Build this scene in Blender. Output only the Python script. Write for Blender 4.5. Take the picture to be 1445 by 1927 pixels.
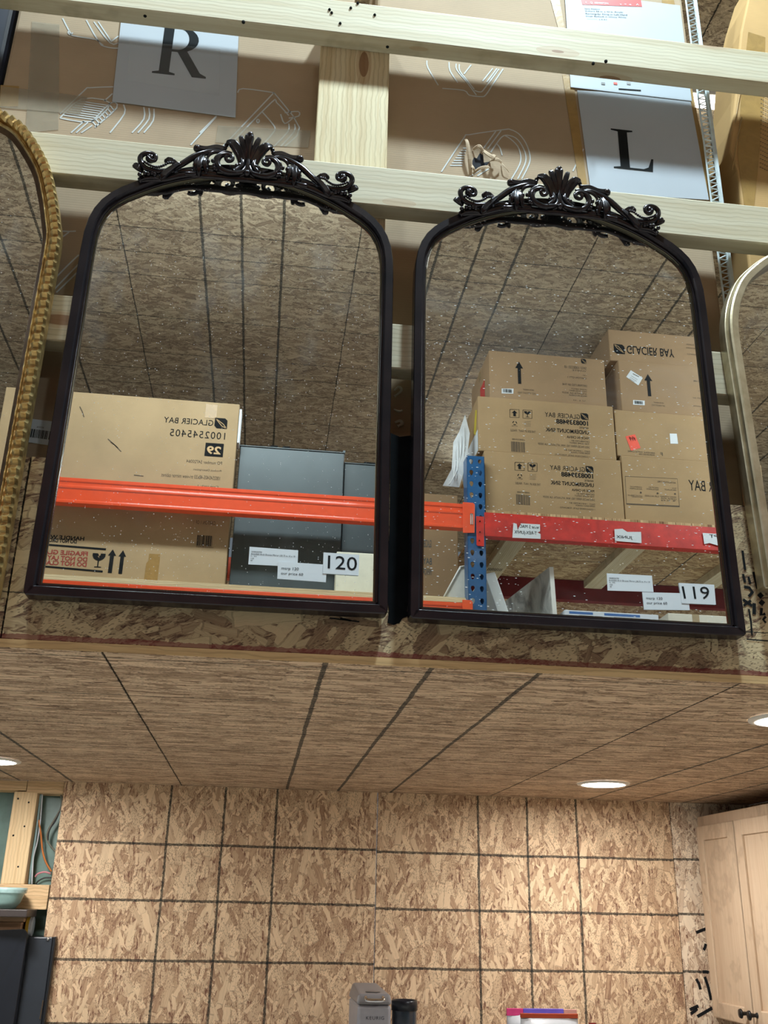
import bpy, bmesh, math, random
from mathutils import Vector, Matrix, Euler

for o in list(bpy.data.objects): bpy.data.objects.remove(o)
SC = bpy.context.scene
COL = SC.collection
R = math.radians
random.seed(7)

# ------------------------------------------------------------------ camera
H = 1.45                                    # eye height above the shop floor
YAW, PITCH, ROLL, F = R(6.6295), R(21.7933), R(1.27394), 1853.5
FW = Vector((math.sin(YAW)*math.cos(PITCH), math.cos(YAW)*math.cos(PITCH), math.sin(PITCH)))
RT0 = Vector((math.cos(YAW), -math.sin(YAW), 0)); UP0 = RT0.cross(FW)
RT = math.cos(ROLL)*RT0 + math.sin(ROLL)*UP0
UP = -math.sin(ROLL)*RT0 + math.cos(ROLL)*UP0
cam = bpy.data.objects.new('camera', bpy.data.cameras.new('camera')); COL.objects.link(cam)
cam.matrix_world = Matrix(((RT.x, UP.x, -FW.x, 0), (RT.y, UP.y, -FW.y, 0), (RT.z, UP.z, -FW.z, H), (0, 0, 0, 1)))
cam.data.lens = F/1927*36; cam.data.sensor_width = 36; cam.data.sensor_fit = 'AUTO'; cam.data.clip_start = .02
SC.camera = cam

def ray(px, py): return RT*(px-722.5) - UP*(py-963.5) + FW*F
def at(px, py, Y):                          # the point of the plane y=Y seen at a photo pixel
    v = ray(px, py); p = v*(Y/v.y); return Vector((p.x, p.y, p.z+H))
def atz(px, py, z):
    v = ray(px, py); p = v*((z-H)/v.z); return Vector((p.x, p.y, p.z+H))
def atx(px, py, x):
    v = ray(px, py); p = v*(x/v.x); return Vector((p.x, p.y, p.z+H))

# ------------------------------------------------------------------ world, lamps, exposure
W = bpy.data.worlds.new('world'); SC.world = W; W.use_nodes = True
bg = W.node_tree.nodes['Background']; bg.inputs[0].default_value = (.74, .87, 1.0, 1); bg.inputs[1].default_value = .19
SC.view_settings.view_transform = 'Standard'; SC.view_settings.look = 'None'
SC.view_settings.gamma = 1; SC.view_settings.use_curve_mapping = False
SC.view_settings.exposure = 0.0
SC.cycles.diffuse_bounces = 3; SC.cycles.max_bounces = 8

def area(name, loc, power, sx, sy=None, color=(1, 1, 1), target=None, spread=None):
    l = bpy.data.lights.new(name, 'AREA'); l.energy = power; l.color = color
    l.shape = 'RECTANGLE'; l.size = sx; l.size_y = sy or sx
    if spread: l.spread = spread
    o = bpy.data.objects.new(name, l); COL.objects.link(o); o.location = loc
    d = (Vector(target)-Vector(loc)) if target else Vector((0, 0, -1))
    o.rotation_euler = d.to_track_quat('-Z', 'Y').to_euler()
    return o
area('second_shop_light', (-.75, .66, H+3.6), 42, .17, .15, (.80, .95, 1.0), (-.4, 1.35, H+1.0))
area('key_shop_light', (.74, .655, H+3.6), 155, .17, .15, (.74, .93, 1.0), (.45, 1.35, H+1.0))
area('aisle_shop_light', (-.2, .04, H+2.46), 25, 1.2, .12, (.88, .98, 1.0), (-.2, -.95, H+1.4))
area('rear_shop_light', (-2.4, .04, H+2.46), 15, 1.2, .12, (.88, .98, 1.0), (-2.2, -.95, H+1.4))
area('right_shop_light', (2.7, .04, H+2.46), 30, 1.2, .12, (.88, .98, 1.0), (2.5, -.95, H+1.4))
area('under_shelf_fill', (1.5, -2.6, H+2.42), 45, .6, .12, (.92, 1.0, 1.0), (1.5, -1.5, H+.9))  # added fill lamp for the shelf underside, hidden behind the cartons
area('far_left_bounce_fill', (-3.6, .5, H+2.44), 60, 1.2, .3, (.92, 1.0, 1.0), spread=R(110))  # added lamp out of view, lights the floor so it bounces upward
area('far_right_bounce_fill', (4.2, .5, H+2.44), 60, 1.2, .3, (.92, 1.0, 1.0), spread=R(110))  # added out-of-view partner, more floor bounce for the ceiling undersides

# ------------------------------------------------------------------ material helpers
def lin(r, g, b):
    f = lambda c: (c/255)/12.92 if c/255 <= .04045 else ((c/255+.055)/1.055)**2.4
    return (f(r), f(g), f(b), 1)
class NT:
    def __init__(s, name):
        s.m = bpy.data.materials.new(name); s.m.use_nodes = True; s.t = s.m.node_tree; s.t.nodes.clear()
        s.out = s.n('ShaderNodeOutputMaterial'); s.b = s.n('ShaderNodeBsdfPrincipled')
        s.l(s.b.outputs[0], s.out.inputs[0])
    def n(s, ty, **k):
        x = s.t.nodes.new(ty)
        for a, v in k.items(): setattr(x, a, v)
        return x
    def l(s, a, b): s.t.links.new(a, b)
    def inp(s, node, i, v):
        if hasattr(v, 'is_linked'): s.l(v, node.inputs[i])
        else: node.inputs[i].default_value = v
    def math(s, op, a, b=0.0, c=0.0):
        x = s.n('ShaderNodeMath', operation=op); s.inp(x, 0, a); s.inp(x, 1, b)
        if len(x.inputs) > 2: s.inp(x, 2, c)
        return x.outputs[0]
    def mix(s, f, a, b, blend='MIX'):
        x = s.n('ShaderNodeMix', data_type='RGBA', blend_type=blend)
        s.inp(x, 0, f); s.inp(x, 6, a); s.inp(x, 7, b); return x.outputs[2]
    def coord(s, which='Object'): return s.n('ShaderNodeTexCoord').outputs[which]
    def mapping(s, v, loc=(0, 0, 0), rot=(0, 0, 0), scale=(1, 1, 1), ty='POINT'):
        x = s.n('ShaderNodeMapping', vector_type=ty); s.l(v, x.inputs[0])
        x.inputs[1].default_value = loc; x.inputs[2].default_value = rot; x.inputs[3].default_value = scale; return x.outputs[0]
    def noise(s, v, scale, detail=4, rough=.55, dist=0):
        x = s.n('ShaderNodeTexNoise'); s.l(v, x.inputs['Vector']); x.inputs['Scale'].default_value = scale
        x.inputs['Detail'].default_value = detail; x.inputs['Roughness'].default_value = rough; x.inputs['Distortion'].default_value = dist; return x
    def voro(s, v, scale, dims='3D', metric='EUCLIDEAN', feature='F1', rnd=1):
        x = s.n('ShaderNodeTexVoronoi', voronoi_dimensions=dims, distance=metric, feature=feature)
        s.l(v, x.inputs['Vector']); x.inputs['Scale'].default_value = scale; x.inputs['Randomness'].default_value = rnd; return x
    def ramp(s, f, stops, interp='LINEAR'):
        x = s.n('ShaderNodeValToRGB'); x.color_ramp.interpolation = interp; s.l(f, x.inputs[0]); e = x.color_ramp.elements
        while len(e) < len(stops): e.new(.5)
        for el, (p, c) in zip(e, stops): el.position = p; el.color = c if len(c) == 4 else (*c, 1)
        return x.outputs[0]
    def bump(s, h, strength, dist=.002):
        x = s.n('ShaderNodeBump'); x.inputs['Strength'].default_value = strength; x.inputs['Distance'].default_value = dist
        s.l(h, x.inputs['Height']); s.l(x.outputs[0], s.b.inputs['Normal'])
    def set(s, **k):
        for a, v in k.items(): s.inp(s.b, a.replace('_', ' '), v)
        return s.m

def plain(name, c, rough=.6, metal=0.0, var=.08, scale=30, spec=.5, bump=0, coat=0):
    t = NT(name); nz = t.noise(t.coord(), scale, 5)
    dark = tuple(x*(1-var) for x in c[:3])+(1,); light = tuple(min(1, x*(1+var)) for x in c[:3])+(1,)
    t.l(t.ramp(nz.outputs[0], [(.3, dark), (.7, light)]), t.b.inputs['Base Color'])
    if bump: t.bump(nz.outputs[0], bump)
    t.b.inputs['Coat Weight'].default_value = coat; t.b.inputs['Coat Roughness'].default_value = .08
    return t.set(Roughness=rough, Metallic=metal, Specular_IOR_Level=spec)

def osb(name, plane='xz', main=90, light=(232, 196, 146), mid=(188, 143, 98), dark=(120, 78, 58), fl=(.085, .02), ulines=(), vlines=(), useams=(), vseams=(), lw=.004, red=None, seed=0, ang=1.0, dk=.55):
    """oriented strand board: overlapping rectangular strands, dark strands, pits, ink lines"""
    t = NT(name); sep = t.n('ShaderNodeSeparateXYZ'); t.l(t.coord(), sep.inputs[0])
    ax = {'x': 0, 'y': 1, 'z': 2}; u0, v0 = sep.outputs[ax[plane[0]]], sep.outputs[ax[plane[1]]]
    cmb = t.n('ShaderNodeCombineXYZ'); t.l(u0, cmb.inputs[0]); t.l(v0, cmb.inputs[1]); cmb.inputs[2].default_value = seed
    p = cmb.outputs[0]
    wz = t.noise(p, 28, 3); w = t.n('ShaderNodeVectorMath', operation='MULTIPLY_ADD')
    t.l(wz.outputs['Color'], w.inputs[0]); w.inputs[1].default_value = (.014, .014, 0); t.l(p, w.inputs[2]); pw = w.outputs[0]
    L, M, D = lin(*light), lin(*mid), lin(*dark)
    D2 = tuple(dk*a for a in D[:3])+(1,)
    fine = t.noise(t.mapping(pw, rot=(0, 0, R(main)), scale=(1, .2, 1), ty='TEXTURE'), 40, 6, .7)
    col = t.ramp(fine.outputs[0], [(.30, D2), (.40, D), (.5, M), (.62, L)])
    hgt = fine.outputs[0]
    for i, (th, sc, thr) in enumerate([(0, .45, .35), (55, .5, .55), (-50, .55, .5), (12, .7, .5), (-28, .8, .5), (33, 1.0, .55), (-8, 1.15, .62)]):
        mp = t.mapping(pw, loc=(seed+i*3.17, i*1.93, 0), rot=(0, 0, R(main+th*ang)), scale=(fl[0]*sc, fl[1]*sc, 1), ty='TEXTURE')
        vo = t.voro(mp, 1, '2D', 'CHEBYCHEV'); s3 = t.n('ShaderNodeSeparateColor'); t.l(vo.outputs['Color'], s3.inputs[0])
        grain = t.noise(t.mapping(mp, scale=(.6, 7, 1)), 1.0, 4, .65)
        val = t.math('MULTIPLY_ADD', grain.outputs[0], .55, t.math('MULTIPLY', s3.outputs[0], .65))
        c = t.ramp(val, [(.08, D2), (.16, D), (.36, M), (.68, L), (1, tuple(min(1, a*1.15) for a in L[:3])+(1,))])
        edge = t.math('LESS_THAN', vo.outputs['Distance'], t.math('MULTIPLY_ADD', s3.outputs[2], .25, .26))
        msk = t.math('MULTIPLY', t.math('GREATER_THAN', s3.outputs[1], thr+.12), edge)
        rim = t.math('GREATER_THAN', vo.outputs['Distance'], t.math('MULTIPLY_ADD', s3.outputs[2], .25, .225))
        c = t.mix(t.math('MULTIPLY', rim, .38), c, D2)  # dark strand edges with their thin shadow lines, put into the colour
        col = t.mix(t.math('MULTIPLY', msk, .92), col, c)
        hgt = t.math('ADD', t.math('MULTIPLY', hgt, t.math('SUBTRACT', 1.0, msk)), t.math('MULTIPLY', msk, t.math('MULTIPLY_ADD', s3.outputs[0], .6, t.math('MULTIPLY', grain.outputs[0], .5))))
    pits = t.voro(t.mapping(pw, rot=(0, 0, R(main)), scale=(1, .34, 1), ty='TEXTURE'), 95, '2D')
    pn = t.noise(p, 9, 2)
    pm = t.math('MULTIPLY', t.math('LESS_THAN', pits.outputs['Distance'], .2), t.math('GREATER_THAN', pn.outputs[0], .47))
    col = t.mix(t.math('MULTIPLY', pm, .6), col, D2)
    jz = t.noise(p, 120, 2); j = t.math('MULTIPLY_ADD', jz.outputs[0], lw*1.6, -lw*.8)
    jz2 = t.noise(p, 6, 2); j = t.math('ADD', j, t.math('MULTIPLY_ADD', jz2.outputs[0], lw*1.5, -lw*.75))
    for sck, lst, hw in ((u0, ulines, lw), (v0, vlines, lw), (u0, useams, lw*.45), (v0, vseams, lw*.45)):
        for q in lst:
            m = t.math('COMPARE', t.math('ADD', sck, j), q, hw)
            fade = t.math('MULTIPLY_ADD', jz.outputs[0], .7, .45)
            col = t.mix(t.math('MINIMUM', t.math('MULTIPLY', m, fade), 1.0), col, lin(28, 36, 36))
    if red:                                   # red edge sealer: (axis value, half width)
        m = t.math('COMPARE', t.math('ADD', v0, t.math('MULTIPLY', j, 2.0)), red[0], red[1])
        col = t.mix(t.math('MULTIPLY', m, .75), col, lin(120, 48, 48))
    t.l(col, t.b.inputs['Base Color']); t.bump(hgt, .35, .003)
    return t.set(Roughness=.75, Specular_IOR_Level=.25)

def lumber(name, axis='x', light=(226, 205, 160), mid=(205, 178, 132), knots=True, seed=0):
    t = NT(name); c = t.coord()
    sc = {'x': (1.2, 38, 38), 'y': (38, 1.2, 38), 'z': (38, 38, 1.2)}[axis]
    m = t.mapping(c, loc=(seed, seed*.7, seed*.3)); wz = t.noise(m, 3.5, 3)
    w = t.n('ShaderNodeVectorMath', operation='MULTIPLY_ADD'); t.l(wz.outputs['Color'], w.inputs[0]); w.inputs[1].default_value = (.03, .03, .03); t.l(m, w.inputs[2])
    g = t.noise(t.mapping(w.outputs[0], scale=sc), 1.6, 6, .6); fine = t.noise(t.mapping(c, scale=tuple(x*4 for x in sc)), 1.5, 3)
    wv = t.n('ShaderNodeTexWave', wave_type='BANDS', bands_direction={'x': 'Z', 'y': 'X', 'z': 'X'}[axis]); t.l(w.outputs[0], wv.inputs[0])
    wv.inputs['Scale'].default_value = 34; wv.inputs['Distortion'].default_value = 3.2; wv.inputs['Detail'].default_value = 2; wv.inputs['Detail Scale'].default_value = .8
    L, M = lin(*light), lin(*mid); D = tuple(.62*a for a in M[:3])+(1,)
    col = t.ramp(g.outputs[0], [(.25, M), (.6, L)])
    col = t.mix(t.math('MULTIPLY', t.math('GREATER_THAN', fine.outputs[0], .57), .25), col, M)
    col = t.mix(t.math('MULTIPLY', t.math('POWER', wv.outputs[0], 5.0), .38), col, D)
    if knots:
        ks = {'x': (3.2, 11, 11), 'y': (11, 3.2, 11), 'z': (11, 11, 3.2)}[axis]
        k = t.voro(t.mapping(m, scale=ks), 1)
        col = t.mix(t.math('MULTIPLY', t.math('LESS_THAN', k.outputs['Distance'], .115), .8), col, lin(112, 78, 52))
        col = t.mix(t.math('MULTIPLY', t.math('LESS_THAN', k.outputs['Distance'], .18), .3), col, lin(165, 120, 80))
    t.l(col, t.b.inputs['Base Color']); t.bump(fine.outputs[0], .12, .001)
    return t.set(Roughness=.62, Specular_IOR_Level=.3)

def cardboard(name, c=(183, 155, 118), flute='z'):
    t = NT(name); co = t.coord(); n1 = t.noise(co, 5, 4); n2 = t.noise(t.mapping(co, scale=(1, 1, 14)), 40, 3)
    wv = t.n('ShaderNodeTexWave', bands_direction=flute.upper()); t.l(co, wv.inputs[0]); wv.inputs['Scale'].default_value = 60; wv.inputs['Distortion'].default_value = .4
    a = lin(*c); b = tuple(.84*x for x in a[:3])+(1,)
    col = t.ramp(n1.outputs[0], [(.3, b), (.65, a)]); col = t.mix(t.math('MULTIPLY', n2.outputs[0], .14), col, (.2, .13, .08, 1))
    t.l(col, t.b.inputs['Base Color']); t.bump(wv.outputs[0], .05, .001)
    return t.set(Roughness=.8, Specular_IOR_Level=.25)

def mirror_glass(name, streak=0.0):
    """silvered glass with dust sparkles and faint wiped smears lying on it"""
    t = NT(name); co = t.coord()
    sep = t.n('ShaderNodeSeparateXYZ'); t.l(co, sep.inputs[0]); cmb = t.n('ShaderNodeCombineXYZ'); t.l(sep.outputs[0], cmb.inputs[0]); t.l(sep.outputs[2], cmb.inputs[1]); p = cmb.outputs[0]
    if streak: p = t.mapping(p, rot=(0, 0, R(-52)), scale=(1-streak*.62, 1+streak*.15, 1))
    v = t.voro(p, 330, '2D'); s3 = t.n('ShaderNodeSeparateColor'); t.l(v.outputs['Color'], s3.inputs[0])
    cl = t.noise(p, 7, 3); cl2 = t.noise(p, 26, 2)
    thr = t.math('MULTIPLY_ADD', cl.outputs[0], .9, t.math('MULTIPLY_ADD', cl2.outputs[0], .7, -.62))
    dots = t.math('MULTIPLY', t.math('LESS_THAN', v.outputs['Distance'], t.math('MULTIPLY', s3.outputs[1], .26)), t.math('LESS_THAN', s3.outputs[0], t.math('MULTIPLY', thr, .5 if streak else .3)))
    sm = t.noise(t.mapping(p, scale=(1, .5, 1)), 11, 5, .65); hz = t.ramp(sm.outputs[0], [(.52, (.02, .02, .02)), (.8, (.26, .26, .26))])
    zz = t.ramp(t.math('MULTIPLY', sep.outputs[2], .4), [((H+.7)*.4, (.25, .25, .25)), ((H+1.0)*.4, (1, 1, 1))])
    fac = t.math('MAXIMUM', t.math('MULTIPLY', dots, .7 if streak else .5), t.math('MULTIPLY', t.math('MULTIPLY', hz, zz), .55))
    d = t.n('ShaderNodeBsdfDiffuse'); d.inputs[0].default_value = (.85, .9, .9, 1)
    mx = t.n('ShaderNodeMixShader'); t.l(fac, mx.inputs[0]); t.l(t.b.outputs[0], mx.inputs[1]); t.l(d.outputs[0], mx.inputs[2]); t.l(mx.outputs[0], t.out.inputs[0])
    return t.set(Base_Color=(.84, .86, .85, 1), Metallic=1.0, Roughness=.004)

def emit(name, c, s):
    t = NT(name); return t.set(Base_Color=(.9, .9, .9, 1), Emission_Color=c, Emission_Strength=s)

def tape_mat(name, c, a=.55, rough=.18):
    t = NT(name); n = t.noise(t.coord(), 35, 4, .6, 1.0); t.bump(n.outputs[0], .25, .002)
    t.l(t.ramp(n.outputs[0], [(.3, tuple(.8*x for x in c[:3])), (.7, c[:3])]), t.b.inputs['Base Color'])
    return t.set(Roughness=rough, Alpha=a)

# ------------------------------------------------------------------ mesh helpers
class MB:
    def __init__(s): s.v = []; s.f = []
    def add(s, vs, fs):
        k = len(s.v); s.v += [tuple(v) for v in vs]; s.f += [tuple(i+k for i in f) for f in fs]; return s
    def box(s, x0, x1, y0, y1, z0, z1):
        return s.add([(x0, y0, z0), (x1, y0, z0), (x1, y1, z0), (x0, y1, z0), (x0, y0, z1), (x1, y0, z1), (x1, y1, z1), (x0, y1, z1)],
                     [(0, 3, 2, 1), (4, 5, 6, 7), (0, 1, 5, 4), (1, 2, 6, 5), (2, 3, 7, 6), (3, 0, 4, 7)])
    def prism(s, front, back):               # two equal polygons bridged and capped
        n = len(front); s.add(list(front)+list(back), [tuple(range(n)), tuple(range(2*n-1, n-1, -1))]+[(i, i+n, (i+1) % n+n, (i+1) % n) for i in range(n)]); return s
    def slab(s, poly, d):                    # planar polygon given thickness along vector d
        d = Vector(d); return s.prism(poly, [Vector(p)+d for p in poly])
    def tube(s, pts, rad, n=8, flat=1.0, up=Vector((0, 1, 0)), cap=True):
        pts = [Vector(p) for p in pts]; m = len(pts)
        if not hasattr(rad, '__len__'): rad = [rad]*m
        if len(rad) != m: rad = [rad[0]+(rad[-1]-rad[0])*i/(m-1) if len(rad) == 2 else rad[min(int(i/(m-1)*(len(rad)-1)+1e-6), len(rad)-2)]*(1-(i/(m-1)*(len(rad)-1)) % 1)+rad[min(int(i/(m-1)*(len(rad)-1)+1e-6)+1, len(rad)-1)]*((i/(m-1)*(len(rad)-1)) % 1) for i in range(m)]
        vs = []
        for i, p in enumerate(pts):
            t = (pts[min(i+1, m-1)]-pts[max(i-1, 0)]).normalized(); a = t.cross(up)
            if a.length < 1e-4: a = t.cross(Vector((1, 0, 0)))
            a.normalize(); b = a.cross(t).normalized()
            for k in range(n):
                th = 2*math.pi*k/n; vs.append(p+a*math.cos(th)*rad[i]+b*math.sin(th)*rad[i]*flat)
        fs = [(i*n+k, i*n+(k+1) % n, (i+1)*n+(k+1) % n, (i+1)*n+k) for i in range(m-1) for k in range(n)]
        if cap: fs += [tuple(range(n-1, -1, -1)), tuple((m-1)*n+k for k in range(n))]
        return s.add(vs, fs)
    def ball(s, c, r, n=8, m=6, sy=1, sz=1):
        c = Vector(c); vs = []
        for i in range(m+1):
            ph = math.pi*i/m
            for k in range(n):
                th = 2*math.pi*k/n; vs.append((c.x+r*math.sin(ph)*math.cos(th), c.y+r*math.sin(ph)*math.sin(th)*sy, c.z+r*math.cos(ph)*sz))
        return s.add(vs, [(i*n+k, (i+1)*n+k, (i+1)*n+(k+1) % n, i*n+(k+1) % n) for i in range(m) for k in range(n)])
    def lathe(s, prof, c, n=32):             # profile of (radius, z) turned about a vertical axis
        m = len(prof); vs = [(c[0]+r*math.cos(2*math.pi*k/n), c[1]+r*math.sin(2*math.pi*k/n), c[2]+z) for r, z in prof for k in range(n)]
        return s.add(vs, [(i*n+k, i*n+(k+1) % n, (i+1)*n+(k+1) % n, (i+1)*n+k) for i in range(m-1) for k in range(n)])
    def ribbon(s, pts, w, nrm):              # flat printed line in the plane with normal nrm
        pts = [Vector(p) for p in pts]; nrm = Vector(nrm); vs = []
        for i, p in enumerate(pts):
            t = (pts[min(i+1, len(pts)-1)]-pts[max(i-1, 0)]).normalized(); a = t.cross(nrm).normalized()*w/2
            vs += [p+a, p-a]
        return s.add(vs, [(2*i, 2*i+1, 2*i+3, 2*i+2) for i in range(len(pts)-1)])
    def leaf(s, pts, wid, h, out=Vector((0, -1, 0))):   # carved leaf: channelled strip along a centre line
        pts = [Vector(p) for p in pts]; m = len(pts); vs = []
        for i, p in enumerate(pts):
            t = (pts[min(i+1, m-1)]-pts[max(i-1, 0)]).normalized(); a = t.cross(out).normalized()
            q = i/(m-1)*(len(wid)-1); k = min(int(q), len(wid)-2); w = wid[k]+(wid[k+1]-wid[k])*(q-k)
            hh = h*(.35+.65*min(1, w/max(wid)))
            for f, g in ((-1, 0), (-.86, .75), (-.55, 1.0), (0, .42), (.55, 1.0), (.86, .75), (1, 0)): vs.append(p+a*w*f+out*hh*g)
            vs.append(p-out*.004)
        n = 8
        fs = [(i*n+k, (i+1)*n+k, (i+1)*n+(k+1) % n, i*n+(k+1) % n) for i in range(m-1) for k in range(n)]
        return s.add(vs, fs+[tuple(range(n)), tuple((m-1)*n+k for k in range(n-1, -1, -1))])

def smooth_path(pts, k=6):                   # Catmull-Rom through the given points
    pts = [Vector(p) for p in pts]; out = []
    for i in range(len(pts)-1):
        p0, p1, p2, p3 = pts[max(i-1, 0)], pts[i], pts[i+1], pts[min(i+2, len(pts)-1)]
        for j in range(k):
            t = j/k; out.append(.5*((2*p1)+(p2-p0)*t+(2*p0-5*p1+4*p2-p3)*t*t+(3*p1-p0-3*p2+p3)*t**3))
    return out+[pts[-1]]

def link(name, me, mat, parent, smooth):
    if mat: me.materials.append(mat)
    if smooth:
        for p in me.polygons: p.use_smooth = True
    o = bpy.data.objects.new(name, me); COL.objects.link(o)
    if parent:
        o.parent = parent
        if parent.type == 'EMPTY': o.matrix_parent_inverse = Matrix.Translation(-parent.location)
    return o
def obj(name, mb, mat, parent=None, bevel=0, smooth=False, seg=2, label=None):
    me = bpy.data.meshes.new(name); me.from_pydata(mb.v, [], mb.f); me.update()
    bm = bmesh.new(); bm.from_mesh(me); bmesh.ops.recalc_face_normals(bm, faces=bm.faces); bm.to_mesh(me); bm.free()
    o = link(name, me, mat, parent, smooth)
    if bevel:
        b = o.modifiers.new('bevel', 'BEVEL'); b.width = bevel; b.segments = seg; b.limit_method = 'ANGLE'; b.angle_limit = R(40)
    if label: o['label'] = label
    return o
def tag(o, label, cat, group=None):
    o['label'] = label; o['category'] = cat
    if group: o['group'] = group
    return o
def thing(name, label, cat, loc, group=None):
    o = bpy.data.objects.new(name, None); COL.objects.link(o); o.location = loc; o.empty_display_size = .05
    return tag(o, label, cat, group)
def struct(o): o['kind'] = 'structure'; return o
def shell(name, loc=(0, 0, 0)):
    o = bpy.data.objects.new(name, None); COL.objects.link(o); o.location = loc; return struct(o)

def text_mesh(s, spacing=1.0, bold=0, line=1.0):
    c = bpy.data.curves.new('txt', 'FONT'); c.body = s; c.space_character = spacing; c.space_line = line; c.offset = bold; c.resolution_u = 3
    o = bpy.data.objects.new('txt', c); me = bpy.data.meshes.new_from_object(o); bpy.data.objects.remove(o); bpy.data.curves.remove(c); return me
def txt(s, x0, x1, z0, z1, y, face, mat, parent, name='lettering', flip=False, spacing=1.0, bold=0.0, fit=True, line=1.0):
    """lettering fitted into a rectangle of the plane y; face -1 looks at -y, +1 looks at +y"""
    me = text_mesh(s, spacing, bold, line); xs = [v.co.x for v in me.vertices]; ys = [v.co.y for v in me.vertices]
    if not xs: return None
    ax, bx, ay, by = min(xs), max(xs), min(ys), max(ys); sx = (x1-x0)/(bx-ax); sz = (z1-z0)/(by-ay)
    for v in me.vertices:
        a = (v.co.x-ax)*sx; b = (v.co.y-ay)*sz
        if flip: a = (x1-x0)-a; b = (z1-z0)-b
        v.co = (x0+a if face < 0 else x1-a, y, z0+b)
    me.materials.clear()
    return link(name, me, mat, parent, False)

INK = plain('black_ink', lin(28, 30, 32), .9, var=.05, spec=.15)
INKF = plain('faded_ink', lin(88, 76, 62), .8, var=.1)
INKG = plain('grey_ink', lin(120, 104, 82), .8, var=.1)
INKR = plain('red_ink', lin(150, 52, 44), .7, var=.05)
INKW = plain('white_ink', lin(196, 200, 200), .8, var=.05)
PAPER = plain('white_paper', lin(216, 224, 230), .55, var=.03, scale=8)
PAPER2 = plain('laminated_paper', lin(176, 183, 192), .5, var=.03, scale=6, spec=.3)

# ------------------------------------------------------------------ the room
D = 3.2294                                   # far kitchen wall
ZC = H+.3362                                 # underside of the loft
YF = 1.455                                   # loft front
ZL = H+.64                                   # loft deck
ZT = H+2.5                                   # high ceiling
concrete = plain('concrete', lin(200, 196, 188), .7, var=.08, scale=4)
fl = MB().box(-5, 6, -4.8, 4.2, -.05, 0); struct(obj('floor', fl, concrete))

# far kitchen wall of strand board panels, each panel a part
wb = shell('wall_back', (.4, D, 0))
wargs = dict(plane='xz', main=88)
pl = [(-.598, .376, [(-.271), (-.104), (.0575)], [.1615, .001, -.163, -.33, -.49], 0.0), (.376, 1.343, [.701, .861, 1.025], [.1565, -.008, -.174, -.335, -.50], 3.7), (1.343, 1.62, [], [.1605, -.004, -.170, -.33, -.5], 8.1)]
for i, (x0, x1, ul, vl, sd) in enumerate(pl):
    m = osb('strand_board_wall', ulines=ul, vlines=[H+z for z in vl], seed=sd, lw=.0036, light=(228, 200, 164) if i < 2 else (238, 220, 194), mid=(188, 154, 122) if i < 2 else (206, 180, 152), dark=(126, 88, 72), ang=.8, **wargs)
    obj('panel', MB().box(x0+.0012, x1-.0012, D+(.001 if i == 1 else 0), D+.012, 0, ZC), m, wb, bevel=.001)
jm = MB()
for q in [(1310, 1755, 1328, 1748), (1324, 1788, 1328, 1776), (1322, 1829, 1333, 1830), (1326, 1838, 1338, 1882), (1310, 1842, 1318, 1862), (1298, 1900, 1314, 1893), (1300, 1908, 1312, 1898), (1312, 1913, 1340, 1897)]:
    a, b = at(q[0], q[1], D-.0006), at(q[2], q[3], D-.0006); jm.ribbon([a, a.lerp(b, .5)+Vector((.002, 0, .001)), b], .009, (0, -1, 0))
obj('paint_mark', jm, INK, wb, label='black paint strokes')['kind'] = 'stuff'
lum_w = lumber('stud_lumber', 'z', (232, 204, 160), (214, 178, 132), seed=2.0)
lum_wx = lumber('plate_lumber', 'x', (226, 194, 150), (196, 156, 112), seed=4.0)
foil = plain('wrinkled_house_wrap', lin(108, 136, 128), .38, var=.35, scale=9, bump=1.0)
obj('house_wrap', MB().box(-1.6, -.55, D+.095, D+.1, 0, ZC), foil, wb, label='grey-green wrinkled sheeting inside the open stud bay')
a = at(50, 1484, D+.012); obj('top_plate', MB().box(-1.6, at(49, 1478, D).x, D+.012, D+.1, ZC-.030, ZC), lum_wx, wb, bevel=.002)
obj('top_plate', MB().box(at(50, 1478, D).x, -.599, D+.010, D+.1, ZC-.036, ZC), lum_wx, wb, bevel=.002)
sx0, sx1 = at(27, 1490, D+.012).x, at(71, 1490, D+.012).x
zb1 = at(40, 1664, D+.012).z; zb0 = at(40, 1711, D+.012).z
obj('stud', MB().box(sx0, sx1, D+.012, D+.095, zb1, ZC-.033), lum_w, wb, bevel=.002)
obj('stud', MB().box(sx0-.45, sx1-.45, D+.012, D+.095, 0, ZC-.033), lum_w, wb, bevel=.002)
obj('stud_block', MB().box(-1.6, -.602, D+.010, D+.095, zb0, zb1), lum_wx, wb, bevel=.002)
nm = MB()
for q in [(34, 1503), (54, 1510), (46, 1555), (25, 1572), (34, 1631)]:
    nm.ball(at(q[0], q[1], D+.011), .0028, 8, 4)
obj('nail_head', nm, INK, wb)['kind'] = 'stuff'
cab_w = [('orange_wire', [(73, 1543), (77, 1570), (80, 1600), (86, 1622), (97, 1640)], .0028, (205, 120, 52)),
         ('white_wire', [(80, 1489), (76, 1545), (70, 1585), (63, 1612), (61, 1640), (60, 1664)], .0024, (196, 200, 205)),
         ('grey_wire', [(114, 1489), (116, 1515), (108, 1533), (92, 1560), (88, 1578), (98, 1595), (108, 1606)], .0026, (120, 118, 104)),
         ('black_wire', [(113, 1524), (104, 1545), (93, 1562), (90, 1582)], .0022, (38, 34, 34)),
         ('pink_wire', [(66, 1650), (72, 1644), (84, 1641), (95, 1644)], .0026, (214, 140, 150)),
         ('black_wire', [(68, 1664), (72, 1658), (84, 1652), (97, 1652)], .0024, (40, 42, 44)),
         ('conduit', [(77, 1489), (69, 1560), (60, 1620), (55, 1664)], .0036, (136, 160, 160))]
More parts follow.
